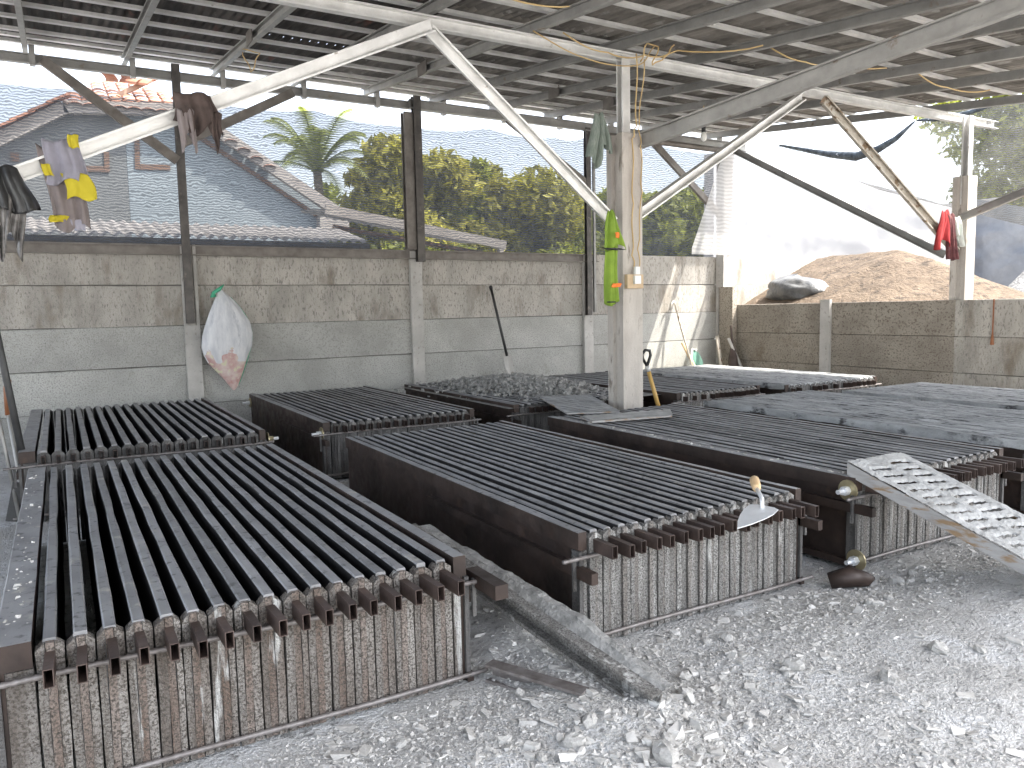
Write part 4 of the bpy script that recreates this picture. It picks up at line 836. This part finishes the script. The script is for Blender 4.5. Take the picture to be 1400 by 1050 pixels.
t = thing('low_house', 'low roof with white edge board behind the middle of the wall', 'house', (0, 10.6, 0))
n = 240; Xg, Yg = np.meshgrid(np.linspace(3.3, 6.05, n), np.linspace(0, 1.4, 5)); put('roof', grid_mesh('roof', Xg, Yg, 2.74-.145*(Xg-3.3)+.1*Yg-.12+.02*np.sin(Xg*52), 'lowroof'), t)
MB().bar((3.25, -.05, 2.62), (6.1, -.05, 2.20), .05, .13).build('edge_board', 'fascia', t); MB().bar((3.4, .1, 2.40), (5.9, .1, 2.06), .05, .06).build('edge_board', 'trim', t)
MB().box(3.5, .2, 0, 5.8, .5, 2.1).build('wall', 'housegrey', t); MB().box(5.98, -.07, 1.9, 6.06, .02, 2.15).build('bracket', 'fascia', t)

# ------------------------------------------------------------ trees
def leaf_cloud(name, centers, n, size, m, par, seed):
    R = np.random.default_rng(seed); C_ = np.array(centers, float); idx = R.choice(len(C_), n, p=C_[:, 3]**2/np.sum(C_[:, 3]**2))
    d = R.normal(size=(n, 3)); d /= np.linalg.norm(d, axis=1)[:, None]; rad = C_[idx, 3]*(.25+.95*R.beta(2, 1.3, n))
    p = C_[idx, :3]+d*rad[:, None]*np.array([1, 1, .8]); s = size*R.uniform(.6, 1.4, n)
    a = R.normal(size=(n, 3)); a /= np.linalg.norm(a, axis=1)[:, None]; b = np.cross(a, R.normal(size=(n, 3))); b /= np.linalg.norm(b, axis=1)[:, None]
    co = np.stack([p-a*s[:, None], p+b*s[:, None]*.42, p+a*s[:, None], p-b*s[:, None]*.42], 1).reshape(-1, 3)
    return put(name, fast_mesh(name, co, np.arange(n*4).reshape(-1, 4), m), par)
def tree(label, x, y, h, spread, m, seed, n=9000, size=.13, low=.25):
    R = random.Random(seed); t = thing('tree', label, 'tree', (x, y, 0), 'trees beyond the wall')
    b = MB(); top = Vector((R.uniform(-.3, .3), 0, h*.75)); b.tube([(0, 0, -.1), (R.uniform(-.15, .15), 0, h*.35), top], [.17, .12, .05], 8)
    cs = []
    for k in range(15):
        a = R.uniform(0, 6.28); z0 = h*R.uniform(low, .6); e_ = Vector((math.cos(a)*spread*R.uniform(.35, .85), math.sin(a)*spread*R.uniform(.3, .7), h*R.uniform(low+.1, .92)))
        b.tube([(0, 0, z0*.8), (e_.x*.5, e_.y*.5, (z0+e_.z)/2), e_], [.06, .04, .015], 5); cs.append((e_.x, e_.y, e_.z, R.uniform(.4, .7)*spread*.62))
        for q in range(2): cs.append((e_.x+R.uniform(-.5, .5)*spread, e_.y+R.uniform(-.4, .4)*spread, e_.z+R.uniform(-.35, .3)*spread*.6, R.uniform(.18, .34)*spread*.6))
    b.build('trunk', 'bark', t, smooth=True); leaf_cloud('crown', cs, n, size, m, t, seed); return t
tree('bushy yellow-green tree just right of the palm beyond the net', 8.2, 19.5, 5.7, 2.0, 'leaf2', 3, 15000, low=.12)
tree('dense green tree behind the low roof left of the tall wall post', 9.9, 21.0, 5.2, 2.2, 'leaf', 4, 15000, low=.12)
tree('broad yellow-green tree in the middle of the netted view', 12.1, 20.5, 5.2, 2.6, 'leaf2', 5, 24000, low=.12)
tree('round dark green tree left of the concrete pillar', 15.2, 21.0, 5.2, 2.4, 'leaf', 6, 18000, low=.12)
tree('low dark tree seen through the net right of the pillar', 15.2, 16.8, 4.1, 2.4, 'leaf', 7, 18000, low=.1)
tree('greenish tree at the far left of the tree line under the palm', 6.2, 21.5, 4.9, 1.6, 'leaf', 8, 9000, low=.12)
tree('small light-topped tree rising between the two netted posts', 12.6, 25.0, 6.8, 1.4, 'leaf2', 9, 6000, low=.45)
tree('large leafy tree beyond the roof edge at the upper right', 20.0, 9.0, 6.9, 2.7, 'leaf', 10, 34000, .085, low=.2)
tree('leafy tree behind the right column at the picture edge', 20.5, 5.6, 6.6, 2.6, 'leaf2', 11, 26000, .085, low=.2)
tree('slim leafy tree far behind the gap right of the white sheet', 18.5, 21.5, 4.4, 2.0, 'leaf', 12, 9000, low=.1)
hedge = leaf_cloud('hedge', [(6.5+k*.95, 17.5+.5*math.sin(k*2.1), 1.7+.4*math.sin(k*1.3), 1.0) for k in range(13)], 22000, .10, 'leaf', None, 77); tag(hedge, 'low green shrubbery filling the strip just above the wall', 'shrubs'); hedge['kind'] = 'stuff'
# palm
t = thing('palm_tree', 'coconut palm with spread fronds beyond the net left of centre', 'palm tree', (5.85, 19.5, 0))
MB().tube([(0, 0, -.1), (.1, 0, 2.5), (0, 0, 4.75)], [.17, .13, .11], 8).build('trunk', 'bark', t, smooth=True)
for k in range(24):
    R = random.Random(k); a = k*2*math.pi/24*5+R.uniform(-.15, .15); up = R.uniform(.5, 2.0); Lf = R.uniform(1.7, 2.3); b = MB(); pts = []
    for i in range(13):
        s_ = i/12; rr = Lf*s_*(.9 if up < 1.2 else .62); pts.append(Vector((math.cos(a)*rr, math.sin(a)*rr, 4.75+up*s_*1.3-1.2*s_**2.4)))
    b.tube(pts, [.02*(1-i/14) for i in range(13)], 4)
    for i in range(1, 13):
        p = pts[i]; d = (pts[i]-pts[i-1]).normalized(); sd = d.cross(Vector((0, 0, 1))).normalized()
        for q in range(3):
            pp = pts[i-1].lerp(p, q/3)
            for s2 in (-1, 1):
                ll = .42*math.sin(.35+2.5*i/13)*R.uniform(.8, 1.1); tip = pp+sd*s2*ll*.75+d*ll*.45+Vector((0, 0, -.32*ll)); wv = d*.022
                b.add([pp-wv, pp+wv, tip], [(0, 1, 2)])
    b.build('frond', 'palm', t)
print('objects', len(bpy.data.objects), 'tris', sum(len(o.data.polygons) for o in bpy.data.objects if o.type == 'MESH'))
